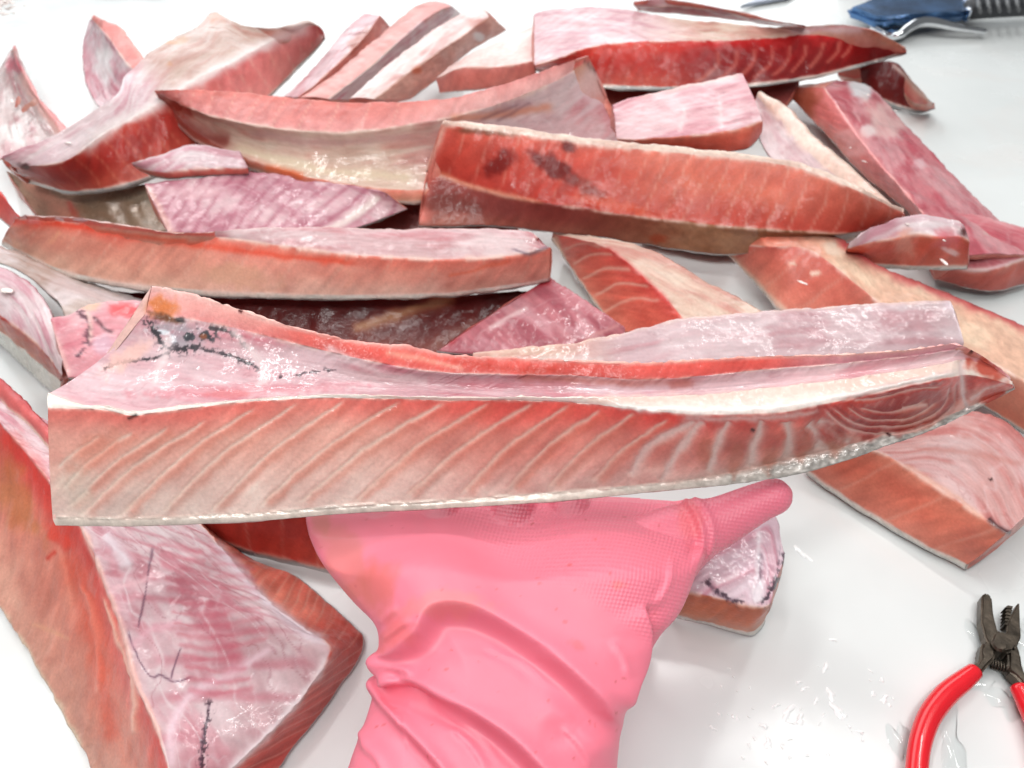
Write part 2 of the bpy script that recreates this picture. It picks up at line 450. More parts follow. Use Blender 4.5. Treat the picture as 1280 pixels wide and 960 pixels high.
    for k in list(range(K))+[99]:
        m = FKv == k
        if not m.any(): continue
        pf = capp if k == 99 else fs[k][1]
        if k == 99: c, hh = pf(P[m][:, 1]+.5*P[m][:, 0]+seed*.1, TTv[m]*0+.5, P[m][:, 2]*1.0, px[m], py[m], P[m])
        else: c, hh = pf(SMv[m]+seed*.37, TTv[m], WMv[m], px[m], py[m], P[m])
        col[m] = c; h[m] = hh
    for k in range(len(rr)-2):
        wid = np.linalg.norm(allr[k+1]-allr[k], axis=1).mean(); wid2 = np.linalg.norm(allr[k+2]-allr[k+1], axis=1).mean()
        dist = np.full(len(P), 9.0)
        m = FKv == k; dist[m] = (1-TTv[m])*wid
        m = FKv == k+1; dist[m] = TTv[m]*wid2
        n = fbm(SMv*150+seed, 7.7*k, P[:, 2]*60, 3)
        e = np.exp(-(dist/(.0009*(.3+1.6*n)*step/2.4))**2)
        col = mix(col, C(244, 214, 202), e*rim*sstep(.3, .6, n))
        h = h+e*.0005*(fbm(SMv*500+seed, 3.1*k, 0, 2)-.4)
    apply_marks(marks, px, py, col, h, seed)
    h = h+disp*2*(fbm(P[:, 0]*70+seed, P[:, 1]*70, P[:, 2]*70, 3)-.5)
    if rag:
        for k in range(len(rr)-1):
            e = (FKv == k)*np.exp(-(TTv/.12)**2); h = h+rag*e*(fbm(SMv*420, 3.3*k+seed, 0, 2)-.4)*2
    P = P+Nv*h[:, None]
    P[:, 2] = np.maximum(P[:, 2], .0006)
    Nv = vert_normals(P, Q)
    lum = (col@np.array((.3, .59, .11)))[:, None]
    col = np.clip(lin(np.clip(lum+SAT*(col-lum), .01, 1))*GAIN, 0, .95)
    x = rails[0][1]; cx = P.mean(0)
    root = thing(name, label, cat, group, (float(cx[0]), float(cx[1]), float(P[:, 2].min())))
    off = np.array(root.location)
    parts = {}
    for k in range(K): parts.setdefault(fs[k][0], []).append(k)
    parts.setdefault('cut_flesh', []).append(99)
    for part, ks in parts.items():
        q = Q[np.isin(QF, ks)]
        if not len(q): continue
        u, inv = np.unique(q, return_inverse=True)
        me = quad_mesh(part, P[u]-off, inv.reshape(-1, 4), col[u], Nv[u])
        link(part, me, MAT[part], root)
    return root
def shreds(root, spots, name='fat_and_glint_shreds', seed=0):
    """pale crumbs on a slice: bits of fat or ice, and shapes standing in for glints"""
    rs = random.Random(seed); bm = bmesh.new(); off = np.array(root.location)
    for x, y, z, r, n in spots:
        for _ in range(n):
            p = np.array(at(x+rs.gauss(0, r*.5), y+rs.gauss(0, r*.35), z+rs.uniform(-.001, .001)))-off
            q = rs.uniform(.0006, .0017)
            g = bmesh.ops.create_icosphere(bm, subdivisions=3, radius=1.0)
            ax = Vector((rs.uniform(1.0, 3.2), rs.uniform(.7, 1.4), rs.uniform(.3, .6)))*q; an = rs.uniform(0, 6.3); o = rs.uniform(0, 99)
            for v in g['verts']:
                f = 1+1.5*(float(fbm(v.co.x*1.6+o, v.co.y*1.6, v.co.z*1.6, 3))-.5)
                x, y = v.co.x*ax.x*f, v.co.y*ax.y*f
                v.co = Vector((x*math.cos(an)-y*math.sin(an), x*math.sin(an)+y*math.cos(an), v.co.z*ax.z*f))+Vector(p)
    me = bpy.data.meshes.new(name); bm.to_mesh(me); bm.free()
    me.polygons.foreach_set('use_smooth', [True]*len(me.polygons))
    return tag(link(name, me, SHREDM, root), kind='stuff')
BACK = flesh((205, 95, 80), (205, 120, 100), (200, 150, 125), None, 3)
SKIN = tone((205, 205, 200), (165, 168, 168), 5)
SKINW = tone((232, 226, 218), (205, 200, 192), 6)

# ------------------------------------------------------------------ the heap of slices behind
PINKW = (236,206,204); LILAC = (212,178,186)
def sk(rail, dy, dx=0):
    return [(p[0]+dx*(1 if i == 0 else 0), p[1]+dy) for i, p in enumerate(rail)]
M_LILAC = lambda s, **k: film((206,172,174),(190,122,128),(230,214,214),s,**k)
M_WHITE = lambda s, **k: film((214,192,194),(190,124,138),(234,222,224),s,**k)
M_CREAM = lambda s, **k: film((216,188,172),(196,136,126),(230,212,196),s,**k)
M_PINK = lambda s, **k: film((204,130,136),(176,78,90),(226,182,184),s,**k)
SL = (232,190,172)

# long slice lying across the left half
A=[(32,268),(100,272),(200,288),(260,290),(330,284),(440,283),(560,284),(655,287),(672,298)]
B=[(20,273),(90,278),(150,283),(220,291),(300,300),(380,312),(450,320),(560,325),(640,321),(688,310)]
Cc=[(3,300),(30,317),(80,339),(150,354),(250,364),(350,368),(450,369),(560,366),(640,356),(686,348)]
make_slice('fish_belly_slice','long straight slice with an orange-red edge, lying behind the held slice on the left',
  [(.074,A),(.070,B),(.045,Cc),(.042,sk(Cc,6))],
  [('membrane',M_LILAC(11,edge=(236,200,190)),.001),('cut_flesh',ramp_s(flesh((228,78,52),(214,140,114),(214,168,142),(.030,.35,.0008,.35,SL),11,mid_at=.34),flesh((234,134,108),(230,158,134),(230,186,164),(.030,.35,.0008,.4,SL),12,mid_at=.4),.3,.55),.001),('skin',SKINW,0)],
  marks=[('blob',300,345,60,16,8,(212,168,140),.5),('line',[(75,288),(68,300),(62,305)],2.5,(234,170,140),.7),('line',[(560,345),(600,335),(640,326)],2.5,(230,110,80),.5),
         ('line',[(30,275),(90,282),(200,300),(330,318),(450,330)],4,(228,64,40),.5,.6),
         ('line',[(640,312),(664,318),(686,308)],2.5,(90,76,90),.6),('blob',40,276,14,5,10,(226,150,150),.6),('line',[(420,330),(440,345),(430,360)],2,(236,170,150),.5)],seed=11)

# pointed slice in the upper middle
A=[(194,112),(240,112),(290,113),(380,122),(450,127),(520,126),(580,118),(650,98),(700,80),(735,69)]
B=[(197,117),(250,140),(300,153),(360,162),(420,166),(470,162),(520,155),(580,142),(640,125),(690,103),(738,76)]
Cc=[(203,126),(240,160),(290,190),(350,212),(420,228),(520,238),(600,225),(700,200),(783,180)]
D=[(206,133),(238,168),(290,199),(350,223),(420,241),(520,252),(620,236),(700,214),(786,190)]
make_slice('fish_belly_slice','curved slice with a sharp dark tip at its left end and a pale hollow belly',
  [(.098,A),(.090,B),([.068,.066,.050,.045],Cc),([.062,.058,.043,.038],D),([.060,.056,.041,.036],sk(D,4))],
  [('cut_flesh',ramp_s(flesh((206,108,90),(212,128,116),(222,150,142),(.022,.3,.0007,.4,SL),21),flesh((226,150,140),(230,166,156),(226,172,164),None,22),.45,.7),.0006),
   ('membrane',ramp_s(M_CREAM(22,veins=.1),M_LILAC(23),.5,.75),-.006),('cut_flesh',flesh((206,104,74),(212,140,112),(216,170,140),None,24),.001),('skin',SKINW,0)],
  marks=[('line',[(196,115),(215,140),(245,166),(290,178)],9,(120,40,34),.75),('blob',225,135,22,9,40,(150,52,38),.8),('line',[(310,165),(400,178),(520,170)],6,(200,160,158),.6),
         ('line',[(290,182),(400,212),(520,222)],7,(228,210,184),.8),('line',[(560,148),(640,142),(690,132)],5,(222,150,124),.7),
         ('line',[(600,150),(650,130)],2,(110,80,90),.4),('line',[(620,152),(664,128)],2,(110,80,90),.4),('line',[(330,206),(380,222)],5,(214,104,64),.8),('blob',290,195,14,5,20,(206,96,64),.7),
         ('blob',740,110,20,30,0,(226,204,208),.6),('line',[(730,75),(745,90)],2,(80,60,60),.6)],seed=21,rag=.0005)

# broad brown-orange slice in the centre
A=[(556,149),(600,153),(640,158),(720,170),(800,178),(870,185),(940,193),(1000,203),(1060,225),(1128,262)]
B=[(552,156),(600,163),(660,171),(740,182),(850,193),(930,200),(1000,212),(1040,226),(1090,248),(1128,267)]
Cc=[(536,214),(570,226),(620,242),(680,254),(740,263),(800,272),(900,283),(1000,290),(1060,291),(1105,282),(1130,270)]
E=[(523,284),(600,283),(680,289),(760,299),(850,313),(920,319),(1000,310),(1060,300),(1110,288),(1132,273)]
make_slice('fish_belly_slice','thick brown-orange slice with dark blood blotches on its cut face',
  [(.094,A),(.0915,B),(.060,Cc),(.040,E)],
  [('fat_edge',tone((236,214,200),(222,190,176),31),.001),('cut_flesh',ramp_s(flesh((206,96,74),(190,76,56),(186,68,50),(.02,.1,.0008,.3,SL),31,soft=.03),flesh((216,124,100),(204,106,82),(190,80,60),(.014,.25,.0008,.4,SL),32,soft=.05),.35,.5),.0015),
   ('cut_flesh',ramp_s(flesh((122,48,38),(116,46,36),(140,80,62),None,33),tone((170,132,104),(146,104,78),34),.25,.65),0)],  # underside colours darkened to paint in its shade
  marks=[('blob',622,205,24,15,-30,(110,20,16),.85),('blob',690,208,34,14,30,(98,16,12),.85),('blob',712,184,11,8,10,(90,30,30),.8),('blob',735,236,30,9,30,(120,40,28),.6),('blob',600,165,40,4,5,(110,70,52),.7),
         ('line',[(553,160),(538,200),(530,240),(528,282)],9,(228,136,124),.85),('line',[(560,152),(545,180),(528,225)],4,(234,196,180),.7),('line',[(545,214),(600,236),(680,254)],3,(222,140,110),.6),('blob',560,255,40,14,10,(100,40,32),.6),  # lit left edge and a shaded underside patch painted in
         ('blob',760,255,60,8,12,(214,84,48),.6),('blob',822,298,14,7,0,(170,80,56),.7),('line',[(850,225),(940,240),(1000,262)],14,(222,132,104),.3)],seed=31)

# deep red slice at the top right
A=[(668,16),(700,10),(760,8),(830,20),(900,28),(980,34),(1040,31),(1086,36),(1110,47),(1132,60)]
B=[(668,82),(700,73),(730,61),(780,53),(850,51),(920,50),(1000,44),(1060,37),(1088,39),(1110,50),(1132,62)]
Cc=[(672,86),(710,95),(760,107),(870,109),(950,104),(1020,94),(1080,79),(1133,64)]
make_slice('fish_belly_slice','deep red slice with pale ribs on its cut face, next to the blue tool',
  [(.078,A),([.074,.072,.070],B),(.046,Cc),(.044,sk(Cc,4))],
  [('membrane',ramp_s(film((222,186,190),(196,138,150),(236,212,214),41,ribs=(.012,.8,.35)),M_CREAM(42),.25,.45),-.002),
   ('cut_flesh',ramp_s(flesh((214,74,54),(176,50,36),(186,80,60),(.02,.3,.0008,.25,SL),41,soft=.03),flesh((184,36,28),(134,22,18),(122,28,22),None,42,fib=.14,soft=0),.3,.5),.001),('skin',SKIN,0)],
  marks=[('line',[(x,y0),(x-4,(y0+y1)/2),(x-14-k*2,y1)],2.4,(206,128,112),.65,.4) for k,(x,y0,y1) in enumerate([(1066,46,72),(1050,50,80),(1030,52,86),(1008,54,92),(988,56,97),(966,58,100),(944,60,102),(922,62,103),(898,64,104)])]
        +[('line',[(1090,40),(1110,52),(1132,62)],2.5,(206,120,90),.6),('line',[(985,38),(1040,36),(1080,37)],5,(232,206,210),.8)],seed=41)
A=[(792,2),(830,-3),(880,5),(930,15),(975,26),(1004,31)]; B=[(796,8),(850,10),(900,17),(950,27),(1006,33)]; Cc=[(800,14),(860,18),(930,27),(1006,36)]
make_slice('fish_belly_slice','narrow slice with lilac skin peeping out behind the deep red slice at the top',
  [(.088,A),(.080,B),(.070,Cc)],[('membrane',M_LILAC(45,veins=.1),0),('cut_flesh',flesh((150,40,40),(166,60,56),(190,110,100),None,45),0)],seed=45,thick=.012)
A=[(1050,84),(1090,76),(1119,77),(1140,98),(1167,129)]; Cc=[(1055,98),(1085,114),(1120,131),(1150,137),(1168,133)]
make_slice('fish_wedge','dark red pointed end of a slice jutting from under the deep red slice, right',
  [(.034,A),(.006,Cc),(.003,sk(Cc,4))],[('cut_flesh',flesh((84,20,16),(92,20,16),(104,32,24),None,47,soft=0),.001),('skin',SKIN,0)],seed=47,thick=.02,  # red darkened to put this face in shade
  marks=[('line',[(1115,80),(1140,103),(1166,130)],3,(214,200,190),.8)])

# mid right
A=[(765,131),(800,118),(860,105),(926,91)]; B=[(772,173),(800,174),(860,170),(910,165),(953,152)]; Cc=[(782,182),(830,187),(880,191),(935,186),(950,168)]
make_slice('fish_chunk','pale pink block of fish with orange front edge wedged behind the brown-orange slice',
  [(.088,A),(.080,B),(.064,Cc)],[('membrane',film((226,178,184),(206,140,150),(240,214,216),51),.001),('cut_flesh',flesh((226,128,98),(214,98,70),(206,96,70),None,51),.001)],
  marks=[('line',[(856,135),(852,155),(850,166)],2.5,(244,222,222),.8),('line',[(900,125),(902,162)],2.5,(244,222,222),.7),('line',[(800,120),(860,107),(926,93)],3,(240,200,190),.6)],seed=51)
A=[(953,116),(985,133),(1010,160),(1045,192),(1080,222),(1128,264)]; B=[(946,121),(972,148),(998,180),(1025,206),(1062,236),(1104,264)]; Cc=[(938,130),(945,165),(960,196),(1000,226),(1060,258)]
make_slice('fish_belly_slice','curved cream-white strip of belly fat standing behind the brown-orange slice',
  [(.072,A),(.068,B),(.060,Cc)],[('fat_edge',tone((240,218,204),(232,200,186),55),.003),('membrane',film((214,188,190),(196,150,156),(232,214,214),55),-.002)],seed=55)
A=[(1048,100),(1090,110),(1140,163),(1200,225),(1245,270),(1290,318)]; B=[(1030,110),(1046,132),(1087,190),(1153,266),(1200,320)]; Cc=[(976,110),(1032,168),(1074,214),(1132,262),(1190,325)]
S7 = make_slice('fish_belly_slice','pink membrane slice scattered with white fat and glint shreds, running down the right edge',
  [(.034,A),(.046,B),(.020,Cc)],[('membrane',M_PINK(57,along=10,across=30),.001),('cut_flesh',flesh((226,130,124),(222,120,110),(206,110,90),None,57),.001)],
  marks=[('blob',1075,112,20,13,30,(236,238,240),.95),('blob',1105,150,34,18,40,(236,206,200),.75),('blob',1085,165,12,10,0,(244,226,224),.9),('blob',1000,125,24,30,-30,(150,76,52),.7),
         ('blob',1065,175,18,22,-40,(238,180,178),.7),('blob',1240,285,12,9,0,(230,200,190),.8),('line',[(1046,132),(1087,190),(1153,266)],3,(236,160,160),.8),('blob',1150,205,10,7,0,(234,200,204),.7)],seed=57)
A=[(1150,272),(1215,266),(1290,286)]; B=[(1192,334),(1235,337),(1262,331),(1290,318)]; Cc=[(1168,350),(1215,362),(1250,364),(1290,352)]
make_slice('fish_chunk','pink slab with a dark red front edge, just right of the small glossy chunk',
  [(.042,A),(.032,B),(.010,Cc)],[('membrane',M_PINK(59,amt=.9),.001),('cut_flesh',flesh((206,112,90),(186,80,58),(170,74,54),None,59),.001)],
  marks=[('line',[(1192,334),(1235,337),(1290,318)],2.5,(240,214,214),.8)],seed=59)
A=[(1062,303),(1088,284),(1112,274),(1140,268),(1172,269),(1196,273),(1206,281)]; B=[(1060,309),(1092,303),(1116,300),(1145,293),(1176,297),(1200,296),(1212,302)]; Cc=[(1059,316),(1085,327),(1110,331),(1150,333),(1209,332)]
S8 = make_slice('fish_chunk','small glossy orange chunk with a white skin edge, resting between two right-hand slices',
  [(.076,A),(.070,B),(.046,Cc),(.043,sk(Cc,5))],[('membrane',M_WHITE(61),0),('cut_flesh',flesh((226,120,90),(222,104,76),(216,112,84),None,61),0),('skin',SKINW,0)],
  marks=[('blob',1130,305,16,20,-20,(230,160,140),.7),('blob',1185,300,20,14,0,(220,110,120),.7),('blob',1204,290,5,7,20,(70,30,30),.8),('blob',1190,315,12,4,20,(250,220,220),.8)],seed=61)
A=[(691,291),(740,296),(790,305),(830,320),(890,355),(958,389)]; B=[(693,293),(730,300),(757,309),(802,344),(840,383),(862,410)]; Cc=[(692,297),(714,335),(740,372),(772,414)]
make_slice('fish_wedge','pointed orange wedge with feathery pale lines, tip up, right behind the held slice',
  [(.052,A),(.050,B),(.016,Cc),(.013,sk(Cc,2,-3))],[('membrane',M_CREAM(63),.001),('cut_flesh',flesh((206,80,62),(206,92,68),(214,120,92),None,63),.001),('skin',SKINW,0)],
  marks=[('line',[(716,330),(740,318),(765,318)],2,SL,.7),('line',[(728,350),(760,335),(790,338)],2,SL,.7),('line',[(742,370),(775,354),(812,358)],2,SL,.7),('line',[(755,390),(790,374),(826,376)],2,SL,.6),('line',[(705,312),(730,304),(752,309)],2,SL,.6),
         ('line',[(757,309),(802,344),(840,383)],3,(190,60,60),.5),('line',[(692,293),(712,336),(770,412)],3,(236,210,190),.8)],seed=63)
A=[(900,301),(960,296),(1040,294),(1100,332),(1180,362),(1290,410)]; B=[(903,303),(960,308),(1010,312),(1045,335),(1075,360),(1110,385),(1200,435),(1290,480)]; Cc=[(903,306),(930,336),(960,370),(985,392),(1100,440),(1200,490),(1290,545)]
S10 = make_slice('fish_wedge','pointed slice with orange flesh and a cream band, running off the right edge',
  [(.054,A),(.052,B),(.022,Cc),(.019,sk(Cc,3,-3))],[('fat_edge',ramp_s(tone((214,110,90),(222,150,130),65),tone((234,206,182),(222,182,160),66),.15,.4),.001),('cut_flesh',ramp_s(flesh((214,112,92),(214,116,92),(222,140,112),(.03,.5,.001,.3,SL),65),flesh((226,180,150),(222,150,120),(222,132,100),None,66),.4,.65),.001),('skin',SKINW,0)],
  marks=[('line',[(1040,296),(1110,336),(1180,366),(1290,412)],7,(180,66,72),.8),('line',[(1060,300),(1130,342),(1290,408)],3,(100,50,46),.6),('blob',990,330,5,3,0,(245,220,200),.9),('blob',1020,342,7,4,0,(245,225,205),.9),('blob',1040,310,14,8,20,(232,214,196),.8),
         ('line',[(902,304),(930,337),(985,392)],3.5,(236,204,184),.8)],seed=65)
A=[(590,440),(640,434),(690,431),(740,423),(800,409),(860,396),(940,388),(1020,382),(1100,378),(1187,374)]; B=[(590,470),(700,470),(800,470),(900,462),(1000,455),(1100,448),(1206,432)]
make_slice('fish_belly_slice','pale lilac slab with a cream edge lying directly behind the held slice',
  [([.060,.076,.086],A),([.055,.066,.072],B)],[('membrane',ramp_s(M_CREAM(67),film((206,180,184),(190,144,150),(224,208,210),68),.12,.35),.001)],
  marks=[('line',A,4,(238,206,190),.85),('line',[(1180,378),(1200,395),(1205,425)],4,(232,214,222),.8),('blob',700,452,60,10,0,(240,232,230),.5)],seed=67,thick=.016,back=[(1,(0,.008,-.014)),(0,(0,.006,-.016))])
A=[(690,345),(715,362),(745,384),(782,410)]; B=[(545,440),(620,445),(700,446),(775,440)]
make_slice('fish_belly_slice','mauve membrane slice in shadow between the long left slice and the held slice',
  [(.042,A),(.022,B)],[('membrane',film((196,128,136),(160,84,96),(222,180,186),69),.001)],marks=[('line',[(610,412),(640,395),(660,385)],3,(240,214,214),.8),('line',[(560,430),(620,380),(690,348)],5,(170,40,50),.8),('line',[(730,425),(775,405)],3,(226,170,170),.7)],seed=69,thick=.02)
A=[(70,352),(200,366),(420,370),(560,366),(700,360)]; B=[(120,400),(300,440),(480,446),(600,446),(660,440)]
make_slice('fish_belly_slice','red-brown slice with painted shade in the dark gap under the long left slice',
  [(.030,A),(.006,B)],[('cut_flesh',flesh((84,20,16),(92,28,22),(130,70,56),None,71,soft=0),0)],marks=[('line',[(440,412),(500,392),(570,372)],8,(206,160,120),.8),('line',[(540,430),(600,400)],6,(150,110,100),.6)],seed=71,thick=.02)  # shadow of the gap painted into the dark flesh colours

# left side
A=[(62,398),(90,388),(115,376),(150,373),(190,377),(255,388)]; B=[(86,474),(110,474),(150,470),(210,465),(270,450)]
make_slice('fish_belly_slice','pink membrane slice veined with black, showing beside the upper left corner of the held slice',
  [(.060,A),(.046,B)],[('membrane',film((222,156,164),(196,100,116),(238,206,208),73),.001)],
  marks=[('speckle',[(100,390),(112,402),(108,430),(96,445)],6,(96,56,70),.8,4),('line',[(108,388),(114,408),(112,425)],3,(240,206,196),.9),('line',[(64,402),(75,440),(86,472)],4,(236,190,186),.9),('blob',160,388,34,9,5,(228,80,84),.7),('blob',115,382,14,6,-20,(238,196,170),.8),('line',[(116,396),(130,410),(142,414)],2,(60,30,40),.7),('blob',130,430,18,16,0,(214,190,206),.6)],seed=73)
A=[(-20,300),(30,318),(90,345),(140,362),(200,380)]; B=[(-20,332),(0,330),(40,350),(75,384),(90,430)]
make_slice('fish_belly_slice','greyish lilac flap of belly at the left edge, under the tip of the long slice',
  [([.050,.040,.030],A),([.050,.048,.044],B)],[('membrane',film((206,190,184),(160,130,118),(232,218,222),75,veins=.1),.003)],seed=75,thick=.03)
A=[(-20,328),(15,338),(52,368),(88,440)]; B=[(-20,388),(5,398),(35,420),(60,445),(77,470)]; Cc=[(-20,402),(10,420),(40,446),(76,476)]; D=[(-20,418),(5,436),(35,464),(72,497)]
S16 = make_slice('fish_belly_slice','slice with membrane whitened by painted glare and a rust-red cut face, at the left edge',
  [(.050,A),(.046,B),(.024,Cc),(.006,D)],[('membrane',M_WHITE(77),.003),('cut_flesh',flesh((170,60,44),(186,84,60),(206,120,84),(.012,.4,.0008,.4,(220,130,90)),77),.001),('skin',tone((226,222,212),(206,200,190),77),0)],  # white membrane tone paints the glare on top
  marks=[('blob',30,430,12,8,30,(170,70,30),.5)],seed=77)
A=[(-20,455),(10,478),(36,505),(62,532),(90,560)]; B=[(-20,486),(10,508),(35,530),(64,560),(90,590)]; Cc=[(-20,520),(10,535),(35,560),(66,606),(90,640)]
make_slice('fish_belly_slice','glossy red strip with a cream underside between the left edge and the held slice',
  [(.050,A),(.047,B),(.026,Cc)],[('cut_flesh',flesh((170,56,54),(206,100,92),(206,110,100),None,79),.002),('membrane',M_CREAM(79),.003)],seed=79)
A=[(18,57),(34,92),(58,132),(97,172)]; B=[(15,62),(26,90),(45,125),(84,180)]; Cc=[(12,64),(-4,92),(-18,130),(-8,200)]
S17 = make_slice('fish_wedge','pointed slice with a pink strip down its right side, in the top left corner',
  [(.056,A),(.054,B),(.034,Cc)],[('cut_flesh',flesh((226,130,124),(222,140,134),(206,120,110),None,81),.001),('membrane',film((206,180,178),(190,120,126),(232,220,218),81),-.002)],
  marks=[('blob',20,82,12,12,40,(220,90,110),.7),('line',[(17,60),(34,92),(97,172)],2,(170,160,156),.8),('line',[(24,92),(45,126),(82,178)],4,(238,180,172),.8),('blob',15,170,30,18,20,(246,240,236),.8)],seed=81)  # white blob at the bottom is painted window glare
A=[(118,19),(150,33),(166,52),(186,78)]; B=[(115,24),(133,44),(150,68),(168,90)]; Cc=[(112,26),(103,60),(106,95),(116,125),(134,144)]
make_slice('fish_wedge','upright pink and white pointed slice in the top left, left of the cream slab',
  [(.064,A),(.062,B),(.030,Cc)],[('cut_flesh',flesh((232,156,140),(226,134,120),(222,130,116),None,83),.001),('membrane',film((226,186,194),(206,126,142),(248,240,242),83),-.003)],
  marks=[('blob',130,80,16,26,-20,(250,246,246),.8),('line',[(105,40),(104,80),(118,125)],5,(222,140,156),.6)],seed=83)  # white blob paints the window glare on the membrane
A=[(2,196),(60,172),(112,142),(145,118),(160,88),(205,52),(245,32),(268,14),(300,30),(340,34),(385,25)]
B=[(16,209),(70,204),(100,190),(130,166),(160,150),(200,129),(235,107),(300,72),(350,46),(392,31),(405,40)]
Cc=[(36,224),(90,238),(150,232),(200,215),(260,182),(320,132),(345,112),(380,75),(407,45)]
S19 = make_slice('fish_belly_slice','large slice with a cream membrane top and red cut front, upper left',
  [(.088,A),(.078,B),(.048,Cc),(.045,sk(Cc,5))],[('membrane',ramp_s(M_WHITE(85),film((196,168,156),(180,130,118),(212,192,186),86),.35,.5),.002),  # left part whitened as painted glare
   ('cut_flesh',ramp_s(flesh((170,54,38),(158,50,36),(184,84,62),(.014,-.3,.0010,.3,(226,160,130)),85,soft=.03),flesh((206,96,88),(216,124,114),(222,140,128),(.016,-.2,.0009,.35,SL),86),.4,.65),.001),('skin',SKIN,0)],
  marks=[('line',B[2:-1],9,(246,236,234),.85,.5),('blob',268,20,18,8,10,(206,150,126),.8),('blob',213,52,8,3,10,(206,140,90),.8),('blob',213,80,4,3,0,(190,130,90),.8),('blob',225,50,10,5,0,(206,160,120),.5),  # broad white line paints glare along the ridge
         ('blob',30,208,8,5,20,(50,20,20),.7),('blob',162,162,14,9,0,(180,50,36),.7),('blob',350,85,20,20,0,(226,150,140),.4)],seed=85)
A=[(180,229),(240,222),(320,213),(400,224),(482,240)]; B=[(212,292),(300,294),(380,293),(430,291),(510,262)]
make_slice('fish_belly_slice','ribbed mauve membrane slice between the pointed slice and the long left slice',
  [(.064,A),(.048,B)],[('membrane',film((206,158,168),(160,84,104),(232,206,208),87,along=20,across=18,amt=.6,ribs=(.0115,.9,.6)),.001)],
  marks=[('line',[(405,292),(440,270),(478,246)],6,(240,226,220),.9),('line',[(182,231),(200,262),(214,292)],4,(236,196,184),.8),('blob',240,240,40,10,0,(232,196,200),.6)],seed=87,thick=.035)
A=[(164,203),(200,194),(240,180),(300,188)]; B=[(170,208),(205,216),(250,212),(310,210)]; Cc=[(176,214),(205,223),(250,221),(310,220)]
make_slice('fish_chunk','small pinkish-white slice end poking out under the pointed slice, upper left',
  [(.076,A),(.070,B),(.064,Cc)],[('membrane',M_WHITE(89),.001),('cut_flesh',flesh((206,100,84),(206,110,90),(200,120,100),None,89),0)],seed=89)
A=[(355,122),(395,80),(432,36),(456,17)]; B=[(372,122),(415,86),(450,52),(474,20)]; Cc=[(402,128),(442,97),(474,63),(489,36)]
make_slice('fish_belly_slice','narrow slice with a brown pink end, leftmost of the three parallel slices',
  [(.052,A),(.056,B),(.034,Cc)],[('membrane',film((226,190,196),(206,146,152),(240,222,226),91),0),('cut_flesh',flesh((206,132,116),(200,110,92),(196,100,80),None,91),.001)],marks=[('blob',450,50,24,9,-45,(160,80,62),.7)],seed=91)
A=[(372,124),(420,90),(470,48),(510,13),(534,2)]; B=[(410,124),(455,90),(503,48),(542,16),(566,8)]; Cc=[(458,124),(503,85),(548,44),(578,18)]
make_slice('fish_belly_slice','pale pink slice, middle one of the three parallel slices at the top',
  [(.062,A),(.064,B),(.040,Cc)],[('cut_flesh',flesh((234,172,160),(232,176,166),(226,166,156),None,93),.002),('membrane',M_WHITE(93),0)],marks=[('blob',540,14,22,10,-20,(226,150,146),.7)],seed=93)
A=[(434,124),(478,86),(530,44),(582,12),(604,9)]; B=[(468,124),(508,94),(560,58),(612,22)]; Cc=[(515,122),(548,98),(585,66),(633,38)]
make_slice('fish_belly_slice','wet white slice with a brownish cut end, rightmost of the three parallel slices',
  [(.066,A),(.062,B),(.036,Cc)],[('membrane',film((238,214,210),(216,160,156),(250,246,246),95),.001),('cut_flesh',flesh((230,180,160),(226,170,150),(216,150,130),None,95),.001)],marks=[('blob',602,34,18,12,30,(190,120,108),.7),('blob',598,46,9,6,0,(236,226,226),.9),('blob',522,88,8,5,0,(206,110,80),.7)],seed=95)
A=[(560,84),(600,60),(640,44),(672,30)]; B=[(545,98),(580,84),(620,84),(668,76)]; Cc=[(548,116),(600,112),(668,104)]
make_slice('fish_chunk','salmon pink slice end behind the pointed slice, left of the deep red slice',
  [(.062,A),(.060,B),(.040,Cc)],[('fat_edge',tone((244,220,214),(236,200,194),97),0),('cut_flesh',flesh((226,140,124),(222,130,112),(216,130,112),None,97),.001)],seed=97)
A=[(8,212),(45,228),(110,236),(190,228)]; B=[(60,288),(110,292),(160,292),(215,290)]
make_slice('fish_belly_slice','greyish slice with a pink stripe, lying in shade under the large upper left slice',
  [(.038,A),(.012,B)],[('skin',tone((150,134,116),(166,128,110),99),0)],marks=[('line',[(30,222),(70,255),(100,290)],14,(222,160,140),.8),('line',[(85,250),(100,285)],4,(206,90,80),.7),('blob',150,265,60,20,0,(150,120,96),.6)],seed=99,thick=.03)  # dull tones and dark blob paint the shade under the slice above
A=[(-20,226),(0,238),(12,254),(24,270)]; B=[(-20,268),(0,274),(18,290)]
make_slice('fish_chunk','bright red corner of a slice at the left edge, above the long left slice',
  [(.060,A),(.044,B)],[('cut_flesh',flesh((220,70,56),(216,84,70),(216,110,96),None,101),0)],seed=101,thick=.02)

